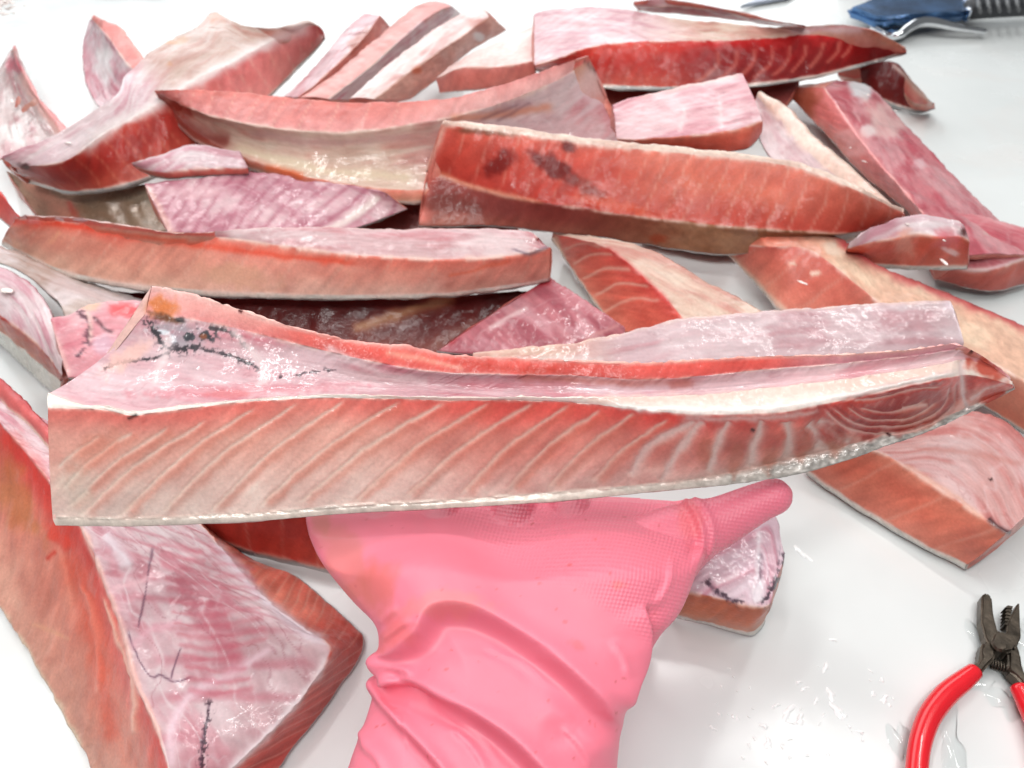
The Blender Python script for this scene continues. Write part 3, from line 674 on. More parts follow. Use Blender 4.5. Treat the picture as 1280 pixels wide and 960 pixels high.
# near slices
R0=[(-90,640),(-40,700),(0,758),(55,850),(104,940),(130,990)]
R1=[(-60,470),(0,528),(50,588),(103,660),(130,725),(152,780),(170,850),(200,920),(220,990)]
R2=[(200,600),(268,674),(330,748),(375,783),(408,804),(411,818),(395,848),(350,903),(285,965),(250,995)]
R3=[(240,620),(300,690),(372,722),(440,780),(455,798),(448,826),(400,892),(345,962),(310,1000)]
make_slice('fish_belly_slice','big near slice with a lilac veined membrane and a red cut side, bottom left corner',
  [(.004,R0),([.050,.048,.046],R1),([.031,.030,.030],R2),(.004,R3)],
  [('cut_flesh',flesh((214,160,136),(212,132,108),(212,72,58),None,103,mid_at=.6,wavy=.05),.002),('membrane',film((206,176,180),(184,104,118),(228,214,216),103,along=16,across=16,amt=.8,ribs=(.0125,.25,.45),veins=.6),-.002),('cut_flesh',ramp_s(flesh((230,140,112),(222,128,100),(214,112,88),(.006,.5,.0007,.45,SL),105,fib=.2),flesh((214,100,76),(186,72,54),(176,64,48),(.008,.5,.0007,.35,SL),106,fib=.2),.5,.68),.001)],
  marks=[('line',[(-40,702),(0,760),(55,851),(104,940)],4,(232,214,190),.8),
         ('line',[(72,680),(84,720),(88,760)],3,(240,160,140),.7),('line',[(100,730),(118,775),(125,840),(122,870)],4,(248,184,168),.95,.5,.0008),('line',[(128,745),(150,800),(168,860),(168,920)],4,(248,190,172),.95,.5,.0008),
         ('line',[(104,662),(130,726),(152,782),(172,852),(202,922)],3.5,(244,196,186),.8,.3,.0006),
         ('line',[(40,780),(90,800)],2.5,(226,170,140),.6),('line',[(60,700),(70,690)],3,(200,50,40),.6),('line',[(0,540),(52,600),(90,690)],12,(206,64,54),.5),('line',[(84,690),(110,760),(130,850),(140,930)],13,(220,86,66),.55),
         ('blob',20,620,24,60,-25,(190,120,70),.5),('blob',75,672,22,10,40,(226,80,66),.6),
         ('line',[(192,684),(186,712),(182,740),(172,786)],1.3,(108,70,88),.8,.9),('line',[(160,788),(172,822),(188,846),(200,844),(216,851),(240,847)],1.3,(100,66,86),.75,.9),('line',[(226,810),(219,828),(214,848)],1.2,(100,66,86),.75,.9),
         ('speckle',[(262,880),(256,920),(252,960)],6,(84,62,72),.8,4),('line',[(262,878),(254,920),(250,960)],2,(96,74,88),.6),
         ('line',[(345,808),(290,840),(240,868),(216,905),(212,960)],6,(236,210,218),.85),('line',[(135,742),(180,725),(200,715)],4,(234,190,196),.7),('line',[(165,810),(185,790),(230,775)],5,(228,180,190),.7),
         ('line',[(130,668),(150,690),(160,712)],9,(228,214,220),.9,.3,.001),('line',R2[1:5],8,(232,222,230),.8),('line',R2[5:9],6,(246,238,240),.9)]
        +[('line',[(195+k*3,680+k*14),(225+k*4,684+k*14),(255+k*5,690+k*13)],3.6,(190,92,108),.42,.9) for k in range(14)]+[('line',[(262+k*3,690+k*15),(285+k*3,692+k*14),(318+k*2,700+k*12)],3.4,(198,110,124),.38,.9) for k in range(9)],seed=103,step=2.4,thick=.034)
A=[(150,640),(250,625),(380,628),(480,640)]; Cc=[(200,645),(246,664),(300,684),(370,702),(420,714),(490,722)]
make_slice('fish_belly_slice','red-orange slice glimpsed under the held slice, left of the gloved hand',
  [(.034,A),(.008,Cc),(.002,sk(Cc,5))],[('cut_flesh',flesh((190,64,46),(186,64,44),(190,76,54),(.02,.2,.0008,.4,SL),107),.001),('skin',SKIN,0)],seed=107,thick=.025)
A=[(1080,528),(1150,520),(1226,514),(1285,550),(1320,610)]; B=[(1040,545),(1110,570),(1160,603),(1210,636),(1258,666)]; Cc=[(1008,588),(1060,624),(1120,660),(1170,688),(1208,706)]
make_slice('fish_belly_slice','orange slice with a greyish pink membrane, lying at the right edge below the held slice',
  [([.040,.036,.032],A),(.036,B),(.007,Cc),(.003,sk(Cc,6))],[('membrane',film((214,168,164),(190,112,108),(230,204,204),109,along=10,across=60),-.001),('cut_flesh',flesh((214,128,98),(216,118,88),(218,132,104),(.03,.4,.001,.3,SL),109),.001),('skin',SKINW,0)],
  marks=[('line',[(1235,648),(1252,660),(1264,668)],3,(60,36,40),.8),('line',[(1130,580),(1190,618),(1230,650)],3,(232,180,160),.6),('line',[(1140,560),(1210,566),(1280,580)],4,(190,120,110),.4),('blob',1238,600,3,2,0,(40,20,20),1)],seed=109,step=2.6)
A=[(850,705),(900,662),(950,644),(970,643),(982,688)]; B=[(832,736),(880,744),(925,756),(950,760),(962,756)]; Cc=[(836,766),(880,777),(920,788),(942,790),(955,772)]
make_slice('fish_chunk','small thick piece with a black edged lilac membrane, right of the pink glove',
  [(.036,A),(.033,B),(.006,Cc),(.002,sk(Cc,5))],[('membrane',film((218,190,200),(196,130,146),(236,226,232),111),.001),('cut_flesh',flesh((190,104,66),(196,108,66),(206,134,96),None,111),.001),('skin',SKINW,0)],
  marks=[('speckle',[(884,728),(905,744),(925,752)],6,(86,66,78),.8,4),('line',[(884,728),(905,746),(922,752)],3,(70,50,66),.6),('speckle',[(983,688),(972,725),(955,752)],7,(80,62,74),.8,4),('line',[(951,690),(950,720),(942,748)],3,(110,84,100),.7),('line',[(895,730),(915,722),(925,715)],3,(246,230,234),.8),('blob',948,738,8,18,15,(250,244,248),.9),('line',[(950,660),(948,700),(940,745)],3,(244,236,240),.7)],seed=111,step=2.4)

shreds(S7, [(1075,110,.042,16,26),(1112,132,.040,18,18),(1090,150,.041,22,16),(1120,158,.039,22,12),(1135,195,.039,26,10),(1066,185,.043,14,10),(1085,205,.043,10,5)], seed=1)  # fat bits, plus flakes modelled in place of ragged glints
shreds(S10, [(1040,308,.053,12,10),(1000,335,.049,26,9),(1075,345,.050,20,6)], seed=2)
shreds(S17, [(14,120,.049,14,8),(20,172,.046,26,16)], seed=3)
shreds(S8, [(1180,298,.074,16,9),(1185,315,.063,14,5),(1130,285,.075,14,5)], seed=4)
shreds(S16, [(20,372,.052,22,12),(45,400,.051,16,8)], seed=5)
shreds(S19, [(40,195,.086,26,12),(90,178,.085,18,5)], seed=6)

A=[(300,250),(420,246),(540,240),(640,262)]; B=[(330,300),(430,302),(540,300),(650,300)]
make_slice('fish_belly_slice','filler slice coloured shadow-dark in the gap left of the brown-orange slice',
  [(.040,A),(.014,B)],[('cut_flesh',flesh((110,34,28),(100,34,28),(120,60,48),None,121),0)],seed=121,thick=.02)  # filler added to keep the gap dark, shade in its colour
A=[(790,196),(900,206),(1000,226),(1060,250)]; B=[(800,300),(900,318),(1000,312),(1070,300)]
make_slice('fish_belly_slice','filler slice in painted shade under the brown-orange slice and over the pointed wedges',
  [(.034,A),(.008,B)],[('cut_flesh',flesh((120,60,50),(150,96,80),(170,130,106),None,123),0)],seed=123,thick=.02)  # filler added under the slice, darkened by colour as shade

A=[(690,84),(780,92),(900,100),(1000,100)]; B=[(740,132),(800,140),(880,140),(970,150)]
make_slice('fish_belly_slice','filler slice in painted shade beneath the deep red slice at the top of the heap',
  [(.036,A),(.016,B)],[('cut_flesh',flesh((110,40,32),(116,48,40),(150,90,76),None,125),0)],seed=125,thick=.02)  # dark filler added where the slice above casts shadow
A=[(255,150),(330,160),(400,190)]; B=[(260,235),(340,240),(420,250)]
make_slice('fish_chunk','filler piece coloured shadow-dark in the gap under the curved slice, upper left',
  [(.050,A),(.030,B)],[('cut_flesh',flesh((110,36,30),(116,44,36),(140,80,66),None,127),0)],seed=127,thick=.02)  # filler added to close the gap, colour dark as shade
# ------------------------------------------------------------------ the slice held up in front
def hero():
    R0 = [(190,356),(240,366),(300,385),(370,408),(450,425),(520,432),(570,442),(640,446),(720,450),(800,452),(880,448),(960,444),(1040,443),(1120,438),(1165,433),(1196,430),(1230,446),(1262,470)]
    R1 = [(181,394),(240,400),(300,412),(370,430),(440,447),(520,462),(580,467),(640,468),(720,470),(800,475),(880,470),(960,462),(1040,455),(1120,447),(1165,441),(1199,437),(1232,452),(1263,474)]
    R2 = [(60,492),(95,505),(130,508),(165,515),(200,511),(300,500),(420,494),(560,497),(640,496),(720,497),(800,496),(880,493),(960,485),(1040,476),(1120,465),(1175,456),(1206,450),(1236,460),(1265,478)]
    R3 = [(60,511),(95,511),(130,512),(165,519),(200,515),(300,503),(420,497),(560,500),(640,500),(720,503),(800,512),(850,518),(920,519),(980,516),(1020,508),(1060,500),(1120,487),(1200,470),(1235,474),(1266,481)]
    R4 = [(66,646),(150,648),(300,642),(440,632),(560,625),(700,615),(800,606),(850,601),(930,588),(1000,571),(1050,560),(1100,545),(1160,528),(1210,509),(1245,494),(1268,484)]
    R5 = [(70,658),(150,659),(300,654),(440,643),(560,637),(700,628),(800,618),(850,613),(930,605),(1000,594),(1060,577),(1100,562),(1160,541),(1210,517),(1250,497),(1269,487)]
    rim = flesh((232,140,125),(225,88,70),(205,80,66),None,1,fib=.06,mid_at=.35,mott=.12)
    rim0 = flesh((240,204,194),(234,170,158),(226,150,142),None,1,fib=.05)
    rim2 = flesh((238,175,168),(222,165,168),(214,150,158),None,1,fib=.05)
    mem = film((206,164,170),(192,108,120),(228,204,208),2,along=9,across=70,amt=.85,veins=.3)
    fat = ramp_s(tone((240,222,212),(246,236,228),3,60,.04),tone((234,206,196),(244,228,218),3,60,.06),.5,.8)
    c_left = flesh((236,130,112),(236,180,160),(246,226,212),None,4,fib=.08,mid_at=.30,slant=1.0,mott=.13,wavy=.08,soft=.1)
    c_mid = flesh((228,98,82),(226,148,130),(234,206,192),None,4,fib=.10,mid_at=.40,slant=1.0,mott=.2,wavy=.10,soft=.05)
    c_right = flesh((194,70,56),(206,116,98),(226,172,158),None,4,fib=.2,mid_at=.5,slant=.6,mott=.4,soft=0)
    cut = ramp_s(ramp_s(c_left,c_mid,.25,.50),c_right,.52,.74)
    skin = ramp_s(tone((232,218,206),(214,202,192),7,60,.10),tone((222,218,212),(172,168,162),8,600,.25),.5,.8)
    LN = (226,186,172)
    mk = []
    pairs = [((72,585),(125,545)),((76,612),(165,540)),((84,635),(210,535)),((98,646),(258,526)),((150,645),(318,510)),((200,642),(372,504)),((262,640),(432,500)),((322,635),(500,502)),((372,630),(557,502)),((440,628),(612,503)),((505,622),(667,503)),((575,618),(712,506)),((632,612),(752,511)),((684,610),(795,516)),((738,603),(836,524))]
    for i,((x0,y0),(x1,y1)) in enumerate(pairs):
        xm, ym = x0+.48*(x1-x0)-4, y0+.56*(y1-y0)+2
        w = 1.9 if i < 8 else 2.3
        mk.append(('line',[(x0,y0),(xm,ym),(x1,y1)],w,(246,224,210) if i<9 else (236,204,190),.85,.5,-.0005))
        mk.append(('line',[(x0+9,y0+1),(xm+9,ym+2),(x1+8,y1+3)],6,(206,112,92),.24+.16*((i*7)%5)/5,.4,.0004))
    thick = [((790,597),(812,558),(872,527)),((826,603),(850,563),(879,526)),((888,594),(898,560),(912,526)),((938,586),(944,556),(954,526)),((984,575),(988,550),(985,528)),((1026,563),(1022,545),(1012,530)),((1060,556),(1045,540),(1024,527))]
    for p in thick:
        mk.append(('line',list(p),6.5,(234,208,200),.95,.45,-.0010))
    mk.append(('line',[(826,603),(870,597),(930,587),(1000,570),(1060,556)],4,(214,180,170),.7,.6))
    mk.append(('line',[(850,522),(920,523),(985,521),(1024,512)],4.5,(236,206,200),.75,.5))
    for x,y in ((868,562),(905,572),(948,568),(990,556),(1030,550)):
        mk.append(('blob',x+14,y+2,11,22,12,(178,104,84),.5))
    # the dark oval muscle at the right end with its nested sinews
    mk.append(('blob',1125,512,92,24,-17,(158,30,24),1))
    mk.append(('blob',1075,508,36,14,-20,(196,56,42),.9))
    mk.append(('blob',1150,520,30,17,-15,(182,92,72),.75))
    nest = [[(1030,512),(1060,536),(1110,543),(1160,532),(1192,508),(1196,480)],
            [(1040,510),(1070,530),(1115,534),(1158,524),(1184,504),(1188,484)],
            [(1058,508),(1085,524),(1120,526),(1150,518),(1172,503)],
            [(1048,503),(1090,492),(1140,480),(1190,470)],
            [(1075,510),(1105,517),(1135,512),(1160,500)],
            [(1066,500),(1100,498),(1140,488),(1176,484)],
            [(1128,513),(1145,509),(1160,507)]]
    for i,p in enumerate(nest):
        mk.append(('line',p,1.7 if i<6 else 3.5,(240,196,186),.85,.6,-.0006))
        mk.append(('line',[(x+1,y-5) for x,y in p],2.2,(130,30,28),.45,.6))
    for x in (1066,1084,1100,1118,1136):
        mk.append(('line',[(x,507-(x-1066)*.18),(x-7,517-(x-1066)*.18)],1.6,(216,150,140),.5,.6))
    mk.append(('line',[(1204,447),(1203,470),(1207,500),(1212,512)],4,(232,208,206),.85,.3,-.0006))
    mk.append(('line',[(1212,500),(1230,488),(1262,476)],3,(228,196,192),.75,.4))
    mk.append(('blob',1232,462,26,14,38,(186,74,58),.85)); mk.append(('blob',1240,496,20,9,-28,(188,62,48),.8))
    mk.append(('blob',1216,440,16,8,30,(214,140,130),.8)); mk.append(('blob',1215,439,3,2,40,(25,15,15),1))
    mk.append(('line',R0[0:10],5,(244,196,186),.7,.7)); mk.append(('line',R0[8:15],3,(244,206,190),.6,.7))
    mk.append(('line',[(720,499),(800,499),(880,497),(960,491),(1040,483),(1120,472),(1200,458)],6,(238,206,194),.8,.5))
    mk.append(('line',[(760,507),(850,513),(920,513),(980,509),(1060,494),(1130,480),(1200,465)],3.5,(250,242,238),.9,.6,.0006))
    mk += [('blob',95,610,26,34,0,(230,214,200),.6),('blob',120,560,40,18,-40,(228,150,130),.4)]
    # the rim and the membrane
    mk += [('blob',203,384,20,15,10,(206,120,66),.85),('blob',208,398,22,6,15,(110,66,42),.9),('blob',226,400,7,4,0,(40,28,26),1),
           ('blob',226,420,30,18,12,(150,152,160),.6),('blob',200,412,20,8,-10,(160,156,162),.55),('blob',205,415,8,4,10,(232,238,244),.9),('blob',216,424,5,6,0,(226,232,240),.7),  # near-white spots here are painted highlights
           ('line',[(184,402),(198,420),(206,434),(222,436),(246,434)],1.2,(64,54,60),.55,.95),('speckle',[(184,402),(198,420),(206,434),(222,436),(246,434)],8,(58,52,58),.75,3.2),('line',[(246,434),(268,440),(292,446),(322,460)],1.2,(64,54,60),.55,.95),('speckle',[(246,434),(268,440),(292,446),(322,460)],5,(72,62,68),.7,3.2),('speckle',[(232,420),(262,420)],12,(60,60,66),.8,6),
           ('line',[(130,460),(160,452),(196,446),(222,434)],1.2,(64,54,60),.55,.95),('speckle',[(130,460),(160,452),(196,446),(222,434)],4,(70,60,66),.75,3.2),
           ('speckle',[(262,410),(285,415),(310,432)],5,(70,60,64),.7,5),
           ('speckle',[(350,472),(390,465),(420,462)],4,(90,70,78),.7,5),
           ('blob',160,445,42,13,-35,(240,196,186),.8),('blob',255,420,6,4,0,(150,84,56),.8),
           ('line',[(212,420),(205,445),(198,465),(190,480)],6,(240,222,222),.75,.5),
           ('line',[(290,412),(315,440),(330,462),(326,480),(300,494)],6,(236,216,216),.75,.5),
           ('line',[(235,470),(330,490),(430,484)],4,(240,224,226),.5,.6),
           ('line',[(404,432),(450,455),(500,472),(540,478)],5,(238,212,214),.7,.4),
           ('line',[(480,440),(540,452),(580,462)],4,(236,180,160),.6,.4),
           ('line',[(640,470),(720,476),(800,480),(870,478)],6,(176,96,84),.6,.6),
           ('line',[(720,484),(790,488),(840,484)],7,(228,206,214),.6,.6),
           ('line',[(560,450),(640,462),(700,462)],4,(196,70,56),.5,.6),
           ('blob',640,480,90,10,2,(206,130,140),.45),('blob',300,488,160,8,-2,(204,122,132),.5),
           ('blob',285,492,40,6,0,(206,110,112),.5),
           ('blob',460,470,50,8,10,(206,176,178),.5)]
    for x,y in ((1111,543),(300,388),(255,368),(370,404),(940,537)):
        mk.append(('line',[(x-2,y-1),(x+3,y+2)],2.2,(60,20,20),.9,.2))
    mk.append(('line',[(160,523),(172,518)],2,(40,30,30),.7,.3))
    root = make_slice('fish_belly_slice','long striped slice of raw fish held up by the pink gloved hand',
        [([.168,.160,.155,.155,.157],R0),([.162,.156,.151,.151,.154],R1),([.150,.150,.150,.150,.152],R2),([.1495,.1495,.148,.147,.150],R3),([.114,.114,.114,.115,.122],R4),([.1115,.1115,.1115,.112,.120],R5)],
        [('cut_flesh',ramp_s(ramp_s(rim0,rim,.08,.24),rim2,.66,.82),0),('membrane',ramp_s(mem,film((226,190,194),(216,150,158),(240,222,222),6),.7,.8),-.004),('fat_edge',fat,.0006),('cut_flesh',cut,.0006),('skin',skin,.0004)],
        back=[(5,(0,.020,-.002)),(0,(0,.006,-.030))],marks=mk,step=1.45,seed=1,disp=.0004,thick=.03,round_it=1,rag=.0006,rim=.5,jit=.8,cap=tone((238,204,196),(228,184,176),9),group='raw fish slices')
    del root['group']
hero()
# ------------------------------------------------------------------ the hand in its pink rubber glove
def tube_quads(path, radii, n=20, squash=None):
    P = np.array(path, float); m = len(P)
    T = np.gradient(P, axis=0); T /= np.linalg.norm(T, axis=1, keepdims=True)
    up = np.array((0.0, .3, 1.0)); V = []
    for i in range(m):
        a = np.cross(T[i], up); a /= np.linalg.norm(a); b = np.cross(a, T[i])
        ph = np.linspace(0, 2*math.pi, n, endpoint=False)
        V.append(P[i]+radii[i]*(np.cos(ph)[:, None]*a+np.sin(ph)[:, None]*b))
    V = np.concatenate(V); i = np.arange(m-1)[:, None]*n; j = np.arange(n)[None]; jn = (j+1) % n
    Q = np.stack([i+j, i+jn, i+n+jn, i+n+j], -1).reshape(-1, 4).tolist()
    c0 = len(V); V = np.vstack([V, P[:1], P[-1:]])
    F = Q+[[(k+1) % n, k, c0] for k in range(n)]+[[(m-1)*n+k, (m-1)*n+(k+1) % n, c0+1] for k in range(n)]
    return V, F
def finger(points, radii, n=40):
    """rounded finger along points with radius per point"""
    P = curve(points, n); r = np.interp(np.linspace(0, 1, n), np.linspace(0, 1, len(radii)), radii)
    L = np.concatenate([[0], np.cumsum(np.linalg.norm(np.diff(P, axis=0), axis=1))]); rest = L[-1]-L
    rt = r[-1]; r = r*np.where(rest < rt, np.sqrt(np.maximum(.02, 1-(1-rest/rt)**2)), 1)
    return tube_quads(P, r)
def glove():
    LEFT = [(420,1010),(435,960),(447,925),(456,903),(467,866),(480,852),(486,842),(478,828),(484,806),(481,790),(470,770),(440,742),(405,700),(390,672),(383,650),(384,635),(392,618)]
    RIGHT = [(768,1010),(770,960),(771,920),(774,893),(777,876),(790,856),(802,838),(809,815),(818,795),(832,775),(846,755),(858,730),(868,708),(876,690),(880,668),(876,648),(862,628)]
    rows = np.array([l[1] for l in LEFT])*1.0
    n = 90
    L = curve(LEFT, n); Rr = curve(RIGHT, n)
    dc = np.interp(L[:, 1], [618, 640, 660, 700, 780, 860, 960, 1010], [.366, .354, .338, .321, .306, .295, .283, .278])
    fr = np.interp(L[:, 1], [618, 640, 660, 700, 780, 860, 960, 1010], [.015, .022, .026, .030, .031, .031, .032, .032])
    bk = np.interp(L[:, 1], [618, 640, 660, 700, 780, 860, 960, 1010], [.010, .013, .016, .020, .024, .027, .030, .030])
    V = []; m = 72
    tow = np.array((0, -CT, ST))
    for i in range(n):
        a = np.array(at_depth(L[i, 0], L[i, 1], dc[i])); b = np.array(at_depth(Rr[i, 0], Rr[i, 1], dc[i]))
        c = (a+b)/2; hw = (b-a)/2
        ph = np.linspace(0, 2*math.pi, m, endpoint=False)
        cs, sn = np.cos(ph), np.sin(ph)
        # flattened palm: super-ellipse
        e = .82
        x = np.sign(cs)*np.abs(cs)**e; y = np.sign(sn)*np.abs(sn)**e
        d = np.where(y > 0, fr[i], bk[i])
        V.append(c+x[:, None]*hw+(y*d)[:, None]*tow)
    # the sleeve runs on towards the wearer, outside the picture
    V = [V[0]+np.array((-.0012*k, -.011*k, -.0022*k))+.004*math.sin(k*1.1)*(V[0]-V[0].mean(0))/.05 for k in range(13, 0, -1)]+V
    n = len(V)
    V = np.concatenate(V); i = np.arange(n-1)[:, None]*m; j = np.arange(m)[None]; jn = (j+1) % m
    F = np.stack([i+j, i+m+j, i+m+jn, i+jn], -1).reshape(-1, 4).tolist()
    c0 = len(V); V = np.vstack([V, V[:m].mean(0)[None], V[-m:].mean(0)[None]])
    F += [[k, (k+1) % m, c0] for k in range(m)]+[[(n-1)*m+(k+1) % m, (n-1)*m+k, c0+1] for k in range(m)]
    allV = [V]; allF = list(F); base = len(V)
    D = at_depth
    chains = [([D(815,700,.335),D(852,672,.334),D(900,652,.333),D(940,632,.332),D(966,621,.331),D(990,613,.330)],[.0175,.0150,.0118,.0096,.0080,.0070])]
    # four fingers running on under the slice, a little curled
    for x, ln, r in ((420,.060,.0082),(520,.078,.0092),(640,.084,.0096),(735,.070,.0080)):
        p = np.array(D(x*.75+160,640,.345)); fwd = np.array((0,1,0)); up = np.array((0,0,1))
        p = p-up*.004
        chains.append(([p-fwd*.012,p+fwd*ln*.35-up*.004,p+fwd*ln*.7-up*.001,p+fwd*ln+up*.010],[r*1.25,r*1.1,r,r*.85]))
    for pts, rad in chains:
        v, f = finger(pts, rad)
        allV.append(v); allF += [[k+base for k in q] for q in f]; base += len(v)
    me = bpy.data.meshes.new('hand_shape'); me.from_pydata(np.concatenate(allV).tolist(), [], allF); me.update()
    bm = bmesh.new(); bm.from_mesh(me); bmesh.ops.recalc_face_normals(bm, faces=bm.faces); bm.to_mesh(me); bm.free()
    tmp = bpy.data.objects.new('hand_shape', me); COL.objects.link(tmp)
    md = tmp.modifiers.new('r', 'REMESH'); md.mode = 'VOXEL'; md.voxel_size = .00085
    ms = tmp.modifiers.new('s', 'SMOOTH'); ms.iterations = 5; ms.factor = .5
    dg = bpy.context.evaluated_depsgraph_get()
    ev = bpy.data.meshes.new_from_object(tmp.evaluated_get(dg))
    bpy.data.objects.remove(tmp); bpy.data.meshes.remove(me)
    nv = len(ev.vertices); P = np.zeros(nv*3, np.float32); ev.vertices.foreach_get('co', P); P = P.reshape(-1, 3).astype(float)
    Q = np.array([list(p.vertices) if len(p.vertices) == 4 else list(p.vertices)+[p.vertices[-1]] for p in ev.polygons])
    bpy.data.meshes.remove(ev)
    Nv = vert_normals(P, Q)
    px, py = photo_xy(P)
    facing = np.einsum('ij,ij->i', Nv, np.array((0, 0, H))[None]-P)/np.linalg.norm(P-np.array((0, 0, H)), axis=1)
    fmask = sstep(-.15, .25, facing)
    h = np.zeros(nv)
    # folds of the cuff: ridge (crest line, width, height), each with a trough on one side
    def fold(pts, wu, wl, L, hr, ht, fade=(.05, .15)):
        d, f, s = seg_dist(px, py, curve(pts, 40))
        en = sstep(0, fade[0], f+.002)*sstep(0, fade[1], 1.002-f)
        wob = .85+.3*fbm(f*5, wu, 0, 2)
        up = hr*np.exp(-(d/(wu*wob))**1.35)
        lo = (hr+ht)*np.exp(-(d/(wl*wob))**1.7)-ht*np.exp(-(d/L)**1.7)
        return np.where(s < 0, up, lo)*en
    h += fold([(470,842),(482,826),(504,808),(524,790),(538,766),(566,758),(606,766),(664,800),(716,842),(758,886),(778,925)],30,12,50,.0044,.0064,(.03,.16))
    h += fold([(462,868),(474,857),(494,849),(516,851),(552,870),(606,899),(648,930),(686,972),(705,1005)],22,10,44,.0042,.0066,(.03,.1))
    h += fold([(460,862),(474,872),(500,902),(530,932),(566,975)],10,7,22,.0032,.0036,(.04,.1))
    h += fold([(476,838),(494,836),(508,838),(514,848)],7,6,8,.0026,.0026,(.1,.3))
    h += fold([(436,912),(450,916),(462,940)],9,6,12,.0016,.0014,(.1,.3))
    h += fold([(650,872),(700,890),(738,925),(758,965)],40,26,40,.0022,.0012,(.3,.25))
    h += fold([(776,886),(791,858),(804,825),(808,790),(798,756)],18,6,15,.0026,.0062,(.12,.12))
    for pts, a_ in (([(486,800),(505,785),(524,778)],.0012),([(476,780),(492,768),(506,764)],.001),([(520,868),(560,892),(600,922),(630,960)],.0010),([(600,800),(650,826),(690,860)],.0008),
                    ([(560,905),(590,935),(612,970)],.0012),([(700,905),(725,935),(740,970)],.0010),([(760,800),(776,822),(782,850)],.0008),([(448,930),(470,948),(484,980)],.0012),([(840,700),(828,735),(812,765)],.0009)):
        h += fold(pts, 6, 4, 9, a_, a_*.8, (.2, .3))
    # swellings of the palm, the crease round the thumb
    def bump(x, y, rx, ry, rot, hh):
        ca, sa = math.cos(math.radians(rot)), math.sin(math.radians(rot))
        u = ((px-x)*ca+(py-y)*sa)/rx; v = (-(px-x)*sa+(py-y)*ca)/ry
        return hh*np.exp(-(u*u+v*v))
    h += bump(530,715,75,55,-20,.0055)+bump(770,700,85,60,30,.0050)-bump(640,690,50,80,0,.0020)-bump(445,735,26,60,-30,.0030)
    h += fold([(836,618),(860,630),(874,655),(876,682),(862,714)],9,5,9,.0020,.0026,(.12,.2))
    h += fold([(860,618),(882,640),(890,668),(880,702)],6,4,7,.0014,.0012,(.12,.2))
    h += .0008*(fbm(px/60, py/60, 2, 2)-.5)
    P = P+Nv*(h*fmask)[:, None]
    for _ in range(1):      # relax
        acc = np.zeros_like(P); cnt = np.zeros(nv)
        for a, b in ((0, 1), (1, 2), (2, 3), (3, 0)):
            np.add.at(acc, Q[:, a], P[Q[:, b]]); np.add.at(acc, Q[:, b], P[Q[:, a]]); np.add.at(cnt, Q[:, a], 1); np.add.at(cnt, Q[:, b], 1)
        P = .6*P+.4*acc/cnt[:, None]
    # colour: pink rubber with brown smears
    col = np.tile(C(234,124,144), (nv, 1)); hh = np.zeros(nv)
    col *= (1+.05*(fbm(px/70, py/70, 4, 3)-.5))[:, None]
    mk = [('blob',430,705,34,60,-20,(206,116,104),.55),('blob',470,740,34,30,0,(212,106,92),.55),('blob',500,790,30,22,-40,(226,104,100),.5),
          ('blob',560,760,60,16,0,(236,136,122),.35),('blob',400,650,16,18,0,(196,120,100),.5),('blob',720,808,12,8,30,(214,110,116),.5),
          ('blob',770,735,10,6,0,(226,118,112),.5),('blob',860,650,20,30,0,(236,112,116),.5)]
    rs = random.Random(5)
    for k in range(70):
        x, y = rs.uniform(400, 860), rs.uniform(650, 955)
        mk.append(('blob',x,y,rs.uniform(1.2,2.6),rs.uniform(1.2,2.4),0,(196,88,96),rs.uniform(.3,.8)))
    apply_marks(mk, px, py, col, hh, 9)
    # grip pattern of the palm and the thumb
    edge, f_, s_ = seg_dist(px, py, [(470,610),(560,650),(620,690),(690,730),(760,765),(800,800),(830,900)])
    grip = sstep(-8, 22, -edge*s_)*fmask
    uv = np.stack([(px-500)*.96+(py-640)*.28, (py-640)*.96-(px-500)*.28*.4, np.zeros(nv)], 1)
    Nv = vert_normals(P, Q)
    ctr = P.mean(0)
    me = quad_mesh('gloved_hand', P-ctr, Q, np.clip(lin(col)*.95, 0, .95), None, {'grip': grip, 'grip_uv': uv})
    m, t, b = new_mat('pink_rubber'); N, L = t.nodes, t.links
    ca = N.new('ShaderNodeVertexColor'); ca.layer_name = 'Col'; L.new(ca.outputs[0], b.inputs['Base Color'])
    b.inputs['Roughness'].default_value = .42; b.inputs['Specular IOR Level'].default_value = .45
    b.inputs['Subsurface Weight'].default_value = .12; b.inputs['Subsurface Radius'].default_value = (1, .3, .3); b.inputs['Subsurface Scale'].default_value = .004
    g = N.new('ShaderNodeAttribute'); g.attribute_name = 'grip'
    u = N.new('ShaderNodeAttribute'); u.attribute_name = 'grip_uv'
    sp = N.new('ShaderNodeSeparateXYZ'); L.new(u.outputs['Vector'], sp.inputs[0])
    def M(op, a, b_):
        n_ = N.new('ShaderNodeMath'); n_.operation = op
        for k, v in ((0, a), (1, b_)):
            if v is None: continue
            if isinstance(v, (int, float)): n_.inputs[k].default_value = v
            else: L.new(v, n_.inputs[k])
        return n_.outputs[0]
    per = 2*math.pi/4.7
    a = M('SINE', M('MULTIPLY', sp.outputs[0], per), None); c = M('SINE', M('MULTIPLY', sp.outputs[1], per), None)
    w = M('MULTIPLY', M('ADD', a, M('MULTIPLY', c, 1.4)), g.outputs['Fac'])
    bp = N.new('ShaderNodeBump'); bp.inputs['Strength'].default_value = .2; bp.inputs['Distance'].default_value = .00035
    L.new(w, bp.inputs['Height'])
    tc = N.new('ShaderNodeTexCoord'); nz = N.new('ShaderNodeTexNoise'); nz.inputs['Scale'].default_value = 500; nz.inputs['Detail'].default_value = 3
    L.new(tc.outputs['Object'], nz.inputs['Vector'])
    b2 = N.new('ShaderNodeBump'); b2.inputs['Strength'].default_value = .12; b2.inputs['Distance'].default_value = .0003
